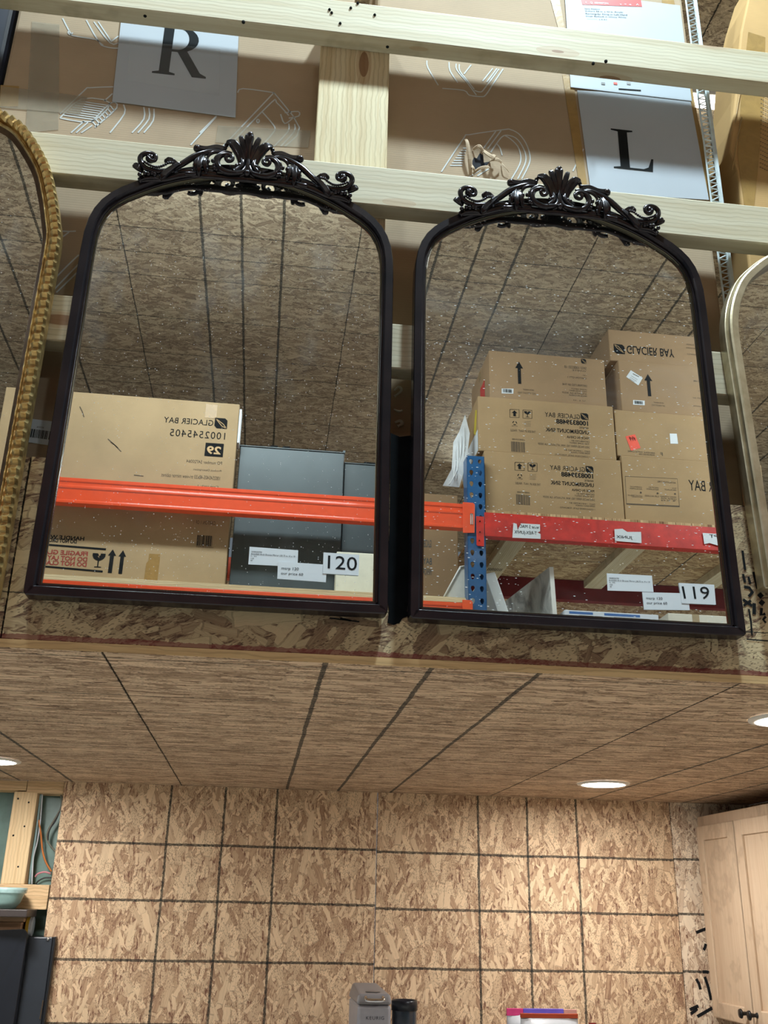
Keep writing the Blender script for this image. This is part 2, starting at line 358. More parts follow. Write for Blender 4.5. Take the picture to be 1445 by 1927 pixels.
for nme, pts, r, c in cab_w:
    obj(nme, MB().tube(smooth_path([at(x, y, D+.05) for x, y in pts]), r, 6), plain(nme+'_mat', lin(*c), .45), wb, smooth=True)

# right kitchen wall behind the cupboard, front wall behind the rack, loft rear wall
wr = osb('strand_board_right', plane='yz', main=90, seed=12)
struct(obj('wall_right', MB().box(1.62, 1.64, YF+.03, D+.012, 0, ZC), wr))
wf = osb('strand_board_rear', plane='xz', main=0, seed=5, fl=(.1, .022), light=(205, 175, 135), mid=(165, 128, 92))
struct(obj('wall_front', MB().box(-5, 6, -4.8, -4.78, 0, ZT), wf))
wlm = osb('strand_board_loft', plane='xz', main=20, seed=9, light=(190, 130, 82), mid=(150, 92, 56), dark=(96, 54, 36))
struct(obj('wall_loft', MB().box(-5, 6, 4.1, 4.12, ZL, ZT), wlm))

# loft underside, as panels
cl = shell('ceiling', (.2, 2.3, ZC))
cul = [-.573, .086, .248, .415, 1.065, 1.23, 1.39, -.735, -.90]
mc = osb('strand_board_ceiling', plane='xy', main=0, ulines=cul, useams=[-.241, .74], vseams=[YF+.035, 1.78, 1.943, 2.106, 2.43, 2.67, 2.83, 2.99], seed=2.3, lw=.0042, fl=(.11, .012), ang=.24, light=(216, 190, 160), mid=(162, 134, 108), dark=(86, 62, 52), dk=.45)
for x0, x1 in [(-2.19, -1.215), (-1.215, -.241), (-.241, .74), (.74, 1.62)]:
    for y0, y1 in [(YF, 2.43), (2.43, D+.012)]:
        obj('panel', MB().box(x0+.001, x1-.001, y0+.001, y1-.001, ZC, ZC+.013), mc, cl)

# loft fascia and deck
fs = shell('trim_1', (.2, YF, ZC))
xs = at(35, 1000, YF).x
for k, (x0, x1) in enumerate([(-2.5, xs), (xs, 2.4)]):
    m = osb('strand_board_fascia', plane='xz', main=18, fl=(.10, .024), seed=21+k*3, light=(208, 188, 150), mid=(158, 132, 104), dark=(98, 74, 62), red=(ZC+.0165, .004), lw=.0022, useams=[xs], vseams=[H+.42])
    obj('panel', MB().box(x0+.001, x1-.001, YF, YF+.012, ZC+.013, ZL), m, fs, bevel=.0008)
em = lumber('board_edge', 'x', (222, 190, 140), (188, 150, 104), knots=False, seed=6)
obj('board_edge', MB().box(-2.5, 2.4, YF-.0012, YF+.0008, ZC+.0005, ZC+.0125), em, fs)
# black paint and lettering brushed on the fascia
pm = MB()
def fpoly(pts, y=YF-.0009): return [at(x, y2, y) for x, y2 in pts]
obj('paint_patch', MB().slab(fpoly([(735, 815), (752, 822), (786, 818), (782, 1010), (770, 1090), (766, 1150), (770, 1158), (757, 1164), (752, 1172), (741, 1176), (729, 1172), (732, 1150), (726, 1100), (733, 1000)]), (0, .0006, 0)), plain('black_paint', lin(16, 19, 22), .95, var=.3, spec=.08), fs, label='black paint patch between the two bronze mirrors')
for pts, w in [([(1398, 1080), (1402, 1096)], .004), ([(1400, 1104), (1410, 1106), (1416, 1114), (1409, 1123)], .005), ([(1398, 1128), (1415, 1140)], .005), ([(1399, 1140), (1413, 1130)], .004), ([(1409, 1146), (1413, 1169), (1415, 1195)], .003), ([(1405, 1203), (1445, 1206)], .002), ([(1421, 1076), (1429, 1108)], .011), ([(1419, 1135), (1419, 1156)], .006), ([(1433, 1144), (1432, 1157), (1440, 1155)], .005), ([(1397, 1036), (1402, 1072)], .004), ([(1408, 1085), (1412, 1098)], .004), ([(1428, 1117), (1434, 1124)], .009), ([(1430, 1131), (1437, 1137)], .009), ([(1441, 1160), (1436, 1166), (1441, 1172)], .004), ([(620, 1163), (676, 1170)], .002), ([(880, 1178), (960, 1183)], .0022), ([(640, 1164), (660, 1168)], .003)]:
    pm.ribbon([at(x, y, YF-.0008) for x, y in pts], w, (0, -1, 0))
obj('brush_lettering', pm, INK, fs, label='black brushed marks')['kind'] = 'stuff'
struct(obj('trim_2', MB().box(-2.5, 2.4, YF+.012, 4.1, ZL-.02, ZL-.002), lumber('deck_board', 'x', knots=False)))

# high ceiling over aisle and loft: panels
ch = shell('ceiling', (.2, -.5, ZT))
ul_all, seams = [], []
for b in (-1.68, -.70, .258, 1.2, 2.17):
    seams.append(b)
    ul_all += [b+.325, b+.485, b+.65]
rows = [-.1444-.976*(4-j) for j in range(9)]
mr = osb('strand_board_roof', plane='xy', main=0, ulines=ul_all, useams=seams, vseams=[y0+d for y0 in rows if -4.3 < y0 < -.2 for d in (0, .325, .488, .651)], seed=1.7, lw=.0055, fl=(.085, .020), ang=.9, light=(202, 188, 162), mid=(160, 144, 122), dark=(100, 84, 72))
for i, (x0, x1) in enumerate([(-4.6, -2.65), (-2.65, -.70), (-.70, 1.2), (1.2, 3.15), (3.15, 5.1)]):
    for y0 in rows:
        if y0+.976 > -4.78 and not .7 < y0 < .9: obj('panel', MB().box(x0+.001, x1-.001, y0+.001, y0+.975, ZT, ZT+.012), mr, ch)  # one row left open so the raised key light shines through

struct(obj('ceiling', MB().box(-4.6, 5.1, .83, 1.81, H+3.9, H+3.912), mr))  # unseen raised bay, added so the key light can hang higher
# ------------------------------------------------------------------ railing
rl = thing('railing', 'pale lumber railing along the loft edge, three horizontal rails on a flat post', 'railing', (.2, 1.46, ZL))
YR, YRB = 1.4505, 1.4885
RZ = [(H+1.590, H+1.676), (H+1.1835, H+1.271), (H+.8475, H+.936)]
for k, (z0, z1) in enumerate(RZ):
    m = lumber('rail_lumber', 'x', (202, 194, 170), (184, 170, 140), seed=3.3*k+1)
    obj('rail', MB().box(-2.5, 2.4, YR, YRB, z0, z1), m, rl, bevel=.0025)
px0, px1 = at(597, 200, YRB).x, at(730, 220, YRB).x
obj('post', MB().box(px0, px1, YRB, YRB+.0375, ZL, H+1.668), lumber('post_lumber', 'z', (216, 202, 166), (190, 164, 120), seed=8.5), rl, bevel=.002)
for xx in (-1.6, 1.75):
    obj('post', MB().box(xx, xx+.14, YRB, YRB+.0375, ZL, H+2.1), lumber('post_lumber', 'z', seed=5.5), rl, bevel=.002)
sm_ = MB()
for q in [(273, 30, 1.590), (458, 42, 1.59), (729, 88, 1.59), (1140, 116, 0), (1116, 120, 0)]:
    p = atz(q[0], q[1], H+1.590) if q[2] else atz(q[0], q[1], H+1.590); sm_.lathe([(0, -.0012), (.0032, -.0012), (.0036, .002)], (p.x, p.y, p.z), 8)
for q in [(624, 24), (705, 28), (640, 44), (620, 18), (660, 15), (673, 6)]:
    p = at(q[0], q[1], YR-.0006); sm_.ball(p, .0030, 8, 4)
obj('screw_head', sm_, INK, rl)['kind'] = 'stuff'

# ------------------------------------------------------------------ black glossy bronze mirrors
def offset_path(path, d):                    # closed path of (u, w), mitred inward offset (path is counter-clockwise)
    n = len(path); out = []
    for i in range(n):
        a, b, c = Vector(path[i-1]), Vector(path[i]), Vector(path[(i+1) % n])
        e1, e2 = (b-a).normalized(), (c-b).normalized(); n1, n2 = Vector((-e1.y, e1.x)), Vector((-e2.y, e2.x))
        h = (n1+n2); h = h/max(h.length_squared/2, .3); out.append(b+h*d)
    return out
def ring(path, prof, tf, mod=None):          # moulding: profile of (inward offset, depth) swept along the closed path
    mb = MB(); n = len(path); vs = []
    for j, (o, d) in enumerate(prof):
        pp = offset_path(path, o)
        for i, p in enumerate(pp): vs.append(tf(p.x, p.y, d+(mod(i, j) if mod else 0)))
    m = len(prof); fs = [(j*n+i, j*n+(i+1) % n, (j+1)*n+(i+1) % n, (j+1)*n+i) for j in range(m-1) for i in range(n)]
    return mb.add(vs, fs)
def resample(path, step):
    pts = [Vector(p) for p in path]+[Vector(path[0])]; L = [0]
    for a, b in zip(pts, pts[1:]): L.append(L[-1]+(b-a).length)
    n = max(12, round(L[-1]/step)); out = []; k = 0
    for i in range(n):
        s = L[-1]*i/n
        while L[k+1] < s: k += 1
        out.append(pts[k].lerp(pts[k+1], (s-L[k])/(L[k+1]-L[k])))
    return out
YB = 1.4495
MX, MZ = -.0918, H+.4071
half = [(.2662, .012), (.2645, .30), (.2645, .50), (.2642, .60), (.2630, .640), (.2592, .667), (.2525, .689), (.2425, .708), (.2295, .7235), (.2130, .7380), (.1985, .7475)]
arch = [(.3415*math.sin(t), .811-.3415*(1-math.cos(t))) for t in [R(33-3*k) for k in range(12)]]
rhalf = [(0, 0), (.10, 0), (.20, 0), (.262, .0005), (.2658, .004)]+half+arch[:-1]
outline = rhalf+[(0, .811)]+[(-u, w) for u, w in reversed(rhalf[1:])]
def tfL(u, w, d): return (MX+u, YB-d, MZ+w)
BRZ = NT('dark_bronze'); _n = BRZ.noise(BRZ.coord(), 20, 4)
BRZ.l(BRZ.ramp(_n.outputs[0], [(.3, lin(30, 28, 34)), (.7, lin(46, 40, 44))]), BRZ.b.inputs['Base Color']); BRZ = BRZ.set(Roughness=.26, Metallic=.55, Specular_IOR_Level=.5)
ORN = plain('cast_bronze', lin(58, 55, 58), .2, .8, var=.3, scale=60)
LIP = plain('polished_lip', lin(84, 80, 68), .22, 1.0, var=.1)
mirL = thing('wall_mirror', 'black arched mirror with carved crest at left, ticket number 120', 'mirror', (MX, YB, MZ), 'black bronze arched mirrors')
prof = [(.004, 0), (0, .002), (0, .0275), (.0012, .0295), (.0128, .0295), (.0145, .0275), (.0155, .0225), (.0185, .0225), (.0195, .0205)]
obj('frame', ring(outline, prof, tfL), BRZ, mirL, smooth=False)
obj('inner_lip', ring(outline, [(.0195, .0205), (.0208, .0205), (.0216, .0190), (.0220, .0150)], tfL), LIP, mirL, label='thin polished inner lip')
gpts = offset_path(outline, .0217)
glassL = mirror_glass('silvered_glass'); glassR = mirror_glass('silvered_glass_dusty', 1.0)
g = MB(); g.prism([tfL(p.x, p.y, .0150) for p in gpts], [tfL(p.x, p.y, .002) for p in gpts]); obj('glass', g, glassL, mirL)

# carved crest: traced on the left half of the left mirror, mirrored about its middle
YO = YB-.031
def c6(x, y, d=0.0):
    p = at(240+x/5.78, 250+y/5.78, YO); return Vector((p.x-MX, p.z-MZ, d))
CX = -(-MX)
def both(fn):
    for sgn in (1, -1): fn(lambda P: Vector((MX+sgn*(P.x if True else 0), YO-P.z, MZ+P.y)))
U0 = c6(1352, 300).x                          # centre line of the crest in mirror coordinates
def q6(x, y, d=0.0):
    v = c6(x, y, d); v.x -= U0*max(0, 1-abs(x-1352)/1300.); return v
cr = MB(); lf = MB(); bd = MB()
def T(mb, pts, rad, k=5, flat=.8, n=8):
    both(lambda f: mb.tube([f(p) for p in smooth_path([q6(*p) for p in pts], k)], rad, n, flat))
def Lf(pts, wid, h, k=5):
    both(lambda f: lf.leaf([f(p) for p in smooth_path([q6(*p) for p in pts], k)], wid, h))
S6 = 1/(5.78*1130)                            # crop pixels to metres
# S stem and volute
T(cr, [(1340, 290, .004), (1330, 380, .006), (1290, 455, .008), (1215, 478, .010), (1120, 478, .011), (1035, 440, .012), (1005, 375, .013), (1040, 318, .014), (1110, 302, .015), (1165, 330, .016), (1165, 372, .017), (1120, 385, .018), (1100, 360, .02), (1118, 345, .021)], [.003, .0042, .0050, .0052, .0050, .0046, .0042, .0036, .003], 6)
T(cr, [(1270, 290, .004), (1282, 370, .008), (1240, 430, .010), (1180, 462, .012)], [.0055, .0048, .004, .002])
T(cr, [(1350, 300, .008), (1345, 400, .008), (1300, 470, .006), (1250, 490, .004)], [.0025, .0045, .004, .002])
# acanthus beside the plume
Lf([(1275, 430, .002), (1270, 320, .006), (1230, 235, .010), (1170, 175, .013), (1105, 150, .010)], [.004, .0080, .0100, .0085, .003], .006)
for (x, y) in [(1105, 165), (1140, 135), (1190, 165), (1235, 205), (1255, 245), (1090, 195)]: both(lambda f, x=x, y=y: lf.ball(f(q6(x, y, .006)), .0042, 8, 5))
# upper arm ending in a rolled knob
Lf([(1100, 215, .004), (1000, 200, .006), (900, 215, .007), (830, 215, .008), (775, 205, .008)], [.006, .0065, .0055, .0055, .0060], .006)
both(lambda f: lf.ball(f(q6(780, 208, .008)), .0072, 10, 6))
# long tapering arm and the looped leaf
T(cr, [(1110, 245, .006), (980, 235, .008), (860, 262, .009), (740, 300, .008), (610, 372, .007), (500, 430, .006)], [.003, .0055, .006, .0065, .006, .004], 6)
Lf([(590, 370, .008), (520, 420, .010), (450, 470, .010), (400, 520, .010), (378, 545, .008)], [.003, .0050, .0062, .0062, .002], .005)
# arcs between
T(cr, [(1080, 250, .008), (990, 255, .010), (925, 275, .010), (890, 320, .009)], [.003, .0035, .0035, .002])
T(cr, [(1170, 275, .012), (1100, 262, .012), (1040, 285, .012), (985, 330, .012), (975, 400, .010)], [.002, .003, .0034, .0034, .002])
# hanging acanthus
Lf([(850, 285, .008), (822, 340, .012), (806, 420, .015), (800, 480, .013), (798, 518, .008)], [.003, .0045, .0052, .0040, .0010], .005)
Lf([(845, 300, .008), (862, 360, .012), (866, 420, .012), (884, 474, .007)], [.0025, .0042, .0042, .0010], .004)
Lf([(838, 295, .008), (790, 345, .011), (762, 400, .012), (742, 446, .007)], [.0025, .0040, .0044, .0010], .004)
Lf([(842, 290, .007), (880, 335, .009), (892, 380, .009), (905, 415, .006)], [.0020, .0032, .0032, .0008], .003)
for (x, y) in [(760, 350), (752, 385), (745, 420), (762, 452), (880, 400), (884, 440)]: both(lambda f, x=x, y=y: lf.ball(f(q6(x, y, .008)), .0040, 8, 5))
T(cr, [(800, 470, .008), (740, 488, .010), (690, 490, .010), (655, 482, .009)], [.003, .0042, .0045, .004])
# lower rail of the crest lying on the frame
T(cr, [(1352, 505, 0), (1200, 500, .001), (1000, 478, .001), (850, 468, .001), (700, 455, .001), (560, 470, .001), (400, 500, .001), (250, 505, .001), (130, 520, 0)], [.0075, .0075, .0075, .007, .006, .0065, .0075, .006, .004], 5, .6)
T(cr, [(1000, 455, .003), (860, 440, .003), (760, 440, .003), (640, 425, .003), (560, 430, .002)], [.006, .0065, .006, .004, .002], 5, .6)
# outer scroll with pearls
T(cr, [(520, 430, .004), (420, 445, .006), (310, 450, .008), (215, 430, .010), (160, 380, .011), (150, 320, .012), (195, 285, .013), (265, 285, .014), (320, 320, .015), (310, 365, .015), (265, 368, .016), (235, 335, .017)], [.005, .0055, .0052, .005, .005, .0048, .0045, .004, .0035, .003], 5)
both(lambda f: cr.ball(f(q6(258, 325, .010)), .0085, 10, 7))
Lf([(175, 440, .004), (130, 420, .008), (90, 395, .009), (66, 378, .006)], [.004, .0060, .0060, .0025], .005)
for k in range(14):
    t = k/13; x = 195+t*310; y = 380+52*math.sin(math.pi*min(1, t*1.15))*1.0+t*12
    both(lambda f, x=x, y=y: bd.ball(f(q6(x, y, .015)), .0026, 8, 5))
for (x, y) in [(140, 495), (200, 480), (240, 490), (280, 482), (310, 495), (1095, 478), (1130, 482), (1162, 475), (968, 402), (975, 432), (998, 438), (955, 350), (900, 355), (1250, 395), (1220, 402)]:
    both(lambda f, x=x, y=y: bd.ball(f(q6(x, y, .010)), .0040, 8, 5))
Lf([(560, 365, .005), (510, 350, .008), (460, 342, .008), (425, 352, .005)], [.0025, .0055, .0068, .003], .005)
both(lambda f: lf.ball(f(q6(440, 335, .006)), .0050, 8, 5))
Lf([(120, 520, 0), (200, 500, .004), (300, 500, .005), (380, 510, .002)], [.004, .006, .006, .003], .004)
# central plume
def single(mb, pts, wid, h): mb.leaf([Vector((MX+(p.x), YO-p.z, MZ+p.y)) for p in smooth_path([q6(*p) for p in pts], 5)], wid, h)
single(lf, [(1352, 400, .004), (1352, 300, .008), (1355, 200, .012), (1360, 120, .014), (1362, 85, .012)], [.002, .0035, .0068, .0088, .0065], .007)
cr.ball(Vector((MX, YO-.014, q6(1362, 88).y+MZ)), .0062, 10, 6)
Lf([(1325, 330, .006), (1305, 240, .010), (1282, 160, .012), (1268, 110, .012), (1264, 88, .010)], [.0025, .0050, .0055, .0045, .001], .006)
cr.ball(Vector((MX, YO-.008, q6(1352, 478).y+MZ)), .0060, 10, 6)
orn = obj('crest', cr, ORN, mirL, smooth=True, label='carved scroll crest')
obj('acanthus_leaf', lf, ORN, orn, smooth=True)
obj('pearl', bd, ORN, orn, smooth=True)['kind'] = 'stuff'
def copy_thing(root, loc):
    r = root.copy(); COL.objects.link(r); r.location = loc
    for ch in root.children:
        c = ch.copy(); COL.objects.link(c); c.parent = r; c.matrix_parent_inverse = ch.matrix_parent_inverse
        for g2 in ch.children:
            d = g2.copy(); COL.objects.link(d); d.parent = c
    return r
MX2, MZ2 = .4740, H+.4029
mirR = copy_thing(mirL, (MX2, YB, MZ2)); mirR['label'] = 'black arched mirror with carved crest at right, ticket number 119'
for ch in mirR.children:
    if ch.name.startswith('glass'): ch.data = ch.data.copy(); ch.data.materials[0] = glassR

# price tickets on the glass, lettering as sub-parts
CLEAR = NT('clear_tape'); _n = CLEAR.noise(CLEAR.coord(), 60, 3); CLEAR.bump(_n.outputs[0], .4, .002); CLEAR = CLEAR.set(Base_Color=(.85, .88, .9, 1), Roughness=.22, Alpha=.05)
YG = YB-.0152
def rect_px(p, Y):                           # four photo corners -> rectangle in plane Y (x0,x1,z0,z1) plus tilt polygon
    return [at(x, y, Y) for x, y in p]
def ticket(parent, name, corners, lines, Y, mat=PAPER, th=.0005):
    poly = rect_px(corners, Y); o = obj(name, MB().slab([Vector(p) for p in poly], (0, th, 0)), mat, parent)
    for s, c4 in lines:
        q = rect_px(c4, Y-.0003); a, b, d = q[0], q[1], q[3]           # tl, tr, br, bl
        me = text_mesh(s); xs = [v.co.x for v in me.vertices]; ys = [v.co.y for v in me.vertices]
        ax, bx, ay, by = min(xs), max(xs), min(ys), max(ys)
        for v in me.vertices:
            f = (v.co.x-ax)/(bx-ax); g2 = (v.co.y-ay)/(by-ay); top = a.lerp(b, f); bot = d.lerp(q[2], f); v.co = bot.lerp(top, g2)
        me.materials.clear(); link('lettering', me, INK, o, False)
    return o
def r4(x0, y0, x1, y1, dy): return [(x0, y0), (x1, y0+dy), (x1-2, y1+dy), (x0-2, y1)]
s5 = 1445/280
def L5(q, ox, oy): return [(ox+x/s5, oy+y/s5) for x, y in q]
obj('tape', MB().slab(rect_px(L5([(35, 80), (1160, 190), (1150, 490), (5, 405)], 460, 1010), YG+.00045), (0, .0002, 0)), CLEAR, mirL, label='clear tape over the price tickets')
ticket(mirL, 'price_label', L5([(50, 97), (522, 132), (515, 292), (37, 268)], 460, 1010), [('1008020794', L5([(68, 137), (170, 143), (169, 157), (66, 151)], 460, 1010)), ('Arendahl Arch Bronze Mirror (30.75 in. H x 19', L5([(64, 156), (492, 184), (490, 206), (62, 180)], 460, 1010)), ('in. W)', L5([(62, 181), (118, 184), (117, 199), (60, 195)], 460, 1010)), ('120', L5([(62, 203), (92, 205), (91, 218), (61, 216)], 460, 1010)), ('60', L5([(60, 223), (78, 224), (77, 237), (59, 236)], 460, 1010))], YG-.0002)
ticket(mirL, 'price_label', L5([(325, 240), (800, 272), (790, 442), (318, 408)], 460, 1010), [('msrp 120', L5([(360, 290), (528, 300), (524, 336), (358, 326)], 460, 1010)), ('our price 60', L5([(356, 340), (570, 354), (567, 386), (354, 372)], 460, 1010))], YG-.0008)
ticket(mirL, 'number_ticket', L5([(768, 152), (1115, 176), (1108, 378), (760, 356)], 460, 1010), [('120', L5([(812, 180), (1095, 200), (1090, 330), (808, 308)], 460, 1010))], YG-.0014)
obj('tape', MB().slab(rect_px(L5([(100, 95), (1165, 200), (1170, 480), (115, 400)], 1120, 1060), YG+.00045), (0, .0002, 0)), CLEAR, mirR, label='clear tape over the price tickets')
ticket(mirR, 'price_label', L5([(112, 97), (550, 120), (566, 278), (120, 264)], 1120, 1060), [('1008020794', L5([(133, 136), (230, 140), (230, 154), (134, 150)], 1120, 1060)), ('Arendahl Arch Bronze Mirror (30.75 in. H x 19', L5([(132, 155), (530, 174), (531, 194), (133, 176)], 1120, 1060)), ('in. W)', L5([(136, 178), (192, 181), (192, 197), (137, 194)], 1120, 1060)), ('120', L5([(140, 200), (168, 202), (168, 216), (141, 214)], 1120, 1060)), ('60', L5([(142, 220), (160, 221), (160, 234), (143, 233)], 1120, 1060))], YG-.0002)
ticket(mirR, 'price_label', L5([(457, 280), (900, 292), (918, 455), (474, 450)], 1120, 1060), [('msrp 120', L5([(494, 325), (652, 330), (654, 362), (496, 356)], 1120, 1060)), ('our price 60', L5([(499, 370), (697, 376), (699, 408), (501, 402)], 1120, 1060))], YG-.0008)
ticket(mirR, 'number_ticket', L5([(812, 190), (1155, 208), (1172, 402), (840, 388)], 1120, 1060), [('119', L5([(838, 222), (1102, 228), (1112, 348), (862, 342)], 1120, 1060))], YG-.0014)

# gold fluted mirror at the left edge
GC = -.66
gh = [(.268, 0), (.269, .12), (.270, .54), (.2695, .63), (.262, .67), (.248, .725), (.226, .785), (.181, .852), (.141, .880), (.10, .902), (.05, .915)]
gpath = [(0, 0)]+gh+[(0, .92)]+[(-u, w) for u, w in reversed(gh)]
gp3 = smooth_path([Vector((u, w, 0)) for u, w in gh[2:]+[(0, .92)]], 5); gh2 = gh[:2]+[(p.x, p.y) for p in gp3]
gpath = [(0, 0)]+gh2+[(-u, w) for u, w in reversed(gh2[:-1])]
gres = resample(gpath, .0026)
GZ = H+.40
def tfG(u, w, d): return (GC+u, YB-d, GZ+w)
GOLD = NT('antique_gold'); _n = GOLD.noise(GOLD.coord(), 70, 4); GOLD.l(GOLD.ramp(_n.outputs[0], [(.25, lin(146, 112, 66)), (.55, lin(204, 176, 118)), (.8, lin(226, 206, 150))]), GOLD.b.inputs['Base Color']); GOLD = GOLD.set(Roughness=.33, Metallic=.85)
GOLDD = plain('dark_gold', lin(96, 72, 48), .4, .7, var=.3, scale=50)
mg = thing('wall_mirror', 'gold arched mirror with fluted rim cut by the left photo edge', 'mirror', (GC, YB, GZ))
flute = lambda i, j: (.0030-.0075*abs(math.sin(math.pi*i/6.0)))*(1 if 2 <= j <= 5 else 0)
obj('fluted_rim', ring(gres, [(.004, 0), (0, .010), (.0005, .030), (.004, .036), (.012, .036), (.0165, .031), (.018, .022)], tfG, flute), GOLD, mg, smooth=False)
obj('inner_moulding', ring(gres, [(.018, .022), (.0205, .020), (.0215, .026), (.0235, .027), (.025, .022)], tfG, lambda i, j: .0012*(1 if (i//5) % 2 and j in (2, 3) else 0)), GOLD, mg, smooth=True)
obj('inner_lip', ring(gres, [(.025, .022), (.028, .0185), (.031, .016), (.0325, .014)], tfG), GOLDD, mg, smooth=True)
gg = offset_path(gpath, .0323); obj('glass', MB().prism([tfG(p.x, p.y, .014) for p in gg], [tfG(p.x, p.y, .002) for p in gg]), mirror_glass('silvered_glass_left'), mg)

# pale brass mirror at the right edge
BC = 1.06; BZ = H+.485
bh = [(.286, 0), (.288, .004), (.2880, .25), (.2880, .44), (.2870, .478), (.281, .515), (.268, .553), (.248, .590), (.220, .620), (.190, .645), (.15, .668), (.10, .688), (.05, .699)]
bp3 = smooth_path([Vector((u, w, 0)) for u, w in bh[3:]+[(0, .703)]], 4); bh2 = [(0, 0), (.15, 0)]+bh[:3]+[(p.x, p.y) for p in bp3]
bpath = bh2+[(-u, w) for u, w in reversed(bh2[1:-1])]
rotB = R(1.6)
def tfB(u, w, d):
    w2 = w-.35; return (BC+u*math.cos(rotB)-w2*math.sin(rotB), YB-d, BZ+.35+u*math.sin(rotB)*.0+w2*math.cos(rotB))
BRA = NT('brushed_brass'); _n = BRA.noise(BRA.coord(), 35, 5); BRA.l(BRA.ramp(_n.outputs[0], [(.3, lin(172, 160, 132)), (.7, lin(204, 194, 168))]), BRA.b.inputs['Base Color']); BRA = BRA.set(Roughness=.35, Metallic=.8)
BLK = plain('dark_side', lin(40, 42, 44), .45, .3)
mb_ = thing('wall_mirror', 'plain pale brass arched mirror cut by the right photo edge', 'mirror', (BC, YB, BZ))
obj('outer_side', ring(bpath, [(.004, 0), (0, .002), (0, .024), (.0015, .0255)], tfB), BRA, mb_)
obj('step', ring(bpath, [(.0015, .0255), (.004, .0255), (.0045, .036), (.0055, .037)], tfB), BRA, mb_)
obj('front_band', ring(bpath, [(.0055, .037), (.0075, .0385), (.0185, .0385), (.0195, .037), (.0205, .018)], tfB), BRA, mb_)
gg = offset_path(bpath, .0203); obj('glass', MB().prism([tfB(p.x, p.y, .018) for p in gg], [tfB(p.x, p.y, .002) for p in gg]), mirror_glass('silvered_glass_right'), mb_)

# ------------------------------------------------------------------ loft cartons
CB = cardboard('carton_board', (178, 156, 130)); CB2 = cardboard('carton_board_warm', (196, 158, 104))
YC = 1.5268
TAPEC = tape_mat('packing_tape', lin(190, 178, 158), .38); TAPEB = tape_mat('tan_tape', lin(178, 142, 84), .85, .35)
def ink_lines(parent, polys, w, Y, mat, nrm=(0, -1, 0), name='printed_drawing'):
    mb = MB()
    for pts in polys: mb.ribbon(smooth_path([at(x, y, Y) for x, y in pts], 3), w, nrm)
    o = obj(name, mb, mat, parent); o['kind'] = 'stuff'; return o
xl = at(2, 170, YC).x; xr = at(1352, 378, YC).x-.024
cL = thing('bathtub_carton', 'tall brown carton marked with letter R sheet, behind the railing at left', 'carton', (-.25, YC+.25, ZL))
obj('body', MB().box(xl, at(668, 4, YC).x, YC, YC+.5, ZL, H+2.02), CB, cL, bevel=.006)
cR = thing('bathtub_carton', 'tall brown carton marked with letter L sheet and a torn hole, behind the railing', 'carton', (.5, YC+.25, ZL))
obj('body', MB().box(at(710, 4, YC).x, xr, YC, YC+.5, ZL, H+2.02), CB, cR, bevel=.006)
def P5(l): return [[(x/3.141, 20+y/3.141) for x, y in p] for p in l]
def P1(l): return [[(x/1.979, y/1.979) for x, y in p] for p in l]
def P6(l): return [[(780+x/5.16, 50+y/5.16) for x, y in p] for p in l]
dl = P5([[(370, 45), (415, 130), (440, 150), (570, 172), (600, 205), (655, 220), (700, 222)], [(510, 55), (575, 170), (610, 205)], [(555, 65), (650, 190), (700, 190)], [(580, 65), (660, 185)], [(410, 115), (403, 130), (415, 142), (430, 130)], [(660, 180), (700, 150)],
  [(355, 610), (500, 470), (530, 456), (670, 450)], [(355, 635), (480, 522), (650, 545), (540, 655), (355, 635)], [(540, 660), (655, 545), (690, 575), (560, 690)], [(420, 722), (500, 650)], [(450, 722), (520, 660)], [(480, 722), (545, 678)], [(730, 555), (735, 610), (650, 722)], [(850, 570), (850, 640), (780, 722)], [(880, 575), (880, 640), (815, 722)], [(910, 580), (905, 650), (850, 722)], [(615, 535), (665, 490)], [(1280, 622), (1180, 722)]])
dl += P5([[(480-k*13, 522+k*12), (645-k*12, 547+k*12)] for k in range(1, 9)]) + P5([[(650-k*17, 560+k*16), (675-k*17, 590+k*16)] for k in range(0, 7)])
dl += P1([[(710, 540), (805, 435)], [(830, 545), (1020, 345)], [(885, 345), (905, 330), (1020, 345)], [(1020, 345), (1115, 475), (1060, 545)], [(850, 545), (1010, 382), (1030, 382), (1075, 430)], [(975, 415), (1018, 465), (1020, 490), (975, 542)], [(1060, 420), (1110, 415), (1112, 432), (1075, 440)], [(1045, 425), (1060, 460), (1090, 440)], [(1075, 460), (1072, 490), (1020, 545)], [(1097, 462), (1095, 490), (1045, 545)], [(955, 450), (960, 444), (966, 450), (960, 458), (955, 450)]])
dl += [[(x/7.71, 250+y/7.71) for x, y in p] for p in [[(1100, 1425), (1002, 1430), (880, 1430), (855, 1480), (870, 1510), (905, 1510), (1000, 1440)], [(805, 1650), (905, 1510)]]] + [[(x/8.756, 500+y/8.756) for x, y in p] for p in [[(790, 330), (1110, 0), (1300, -180)], [(860, 425), (1240, 30), (1400, -130)], [(930, 440), (1230, 150), (1400, -20)]]]
ink_lines(cL, dl, .0028, YC-.0006, INKW)
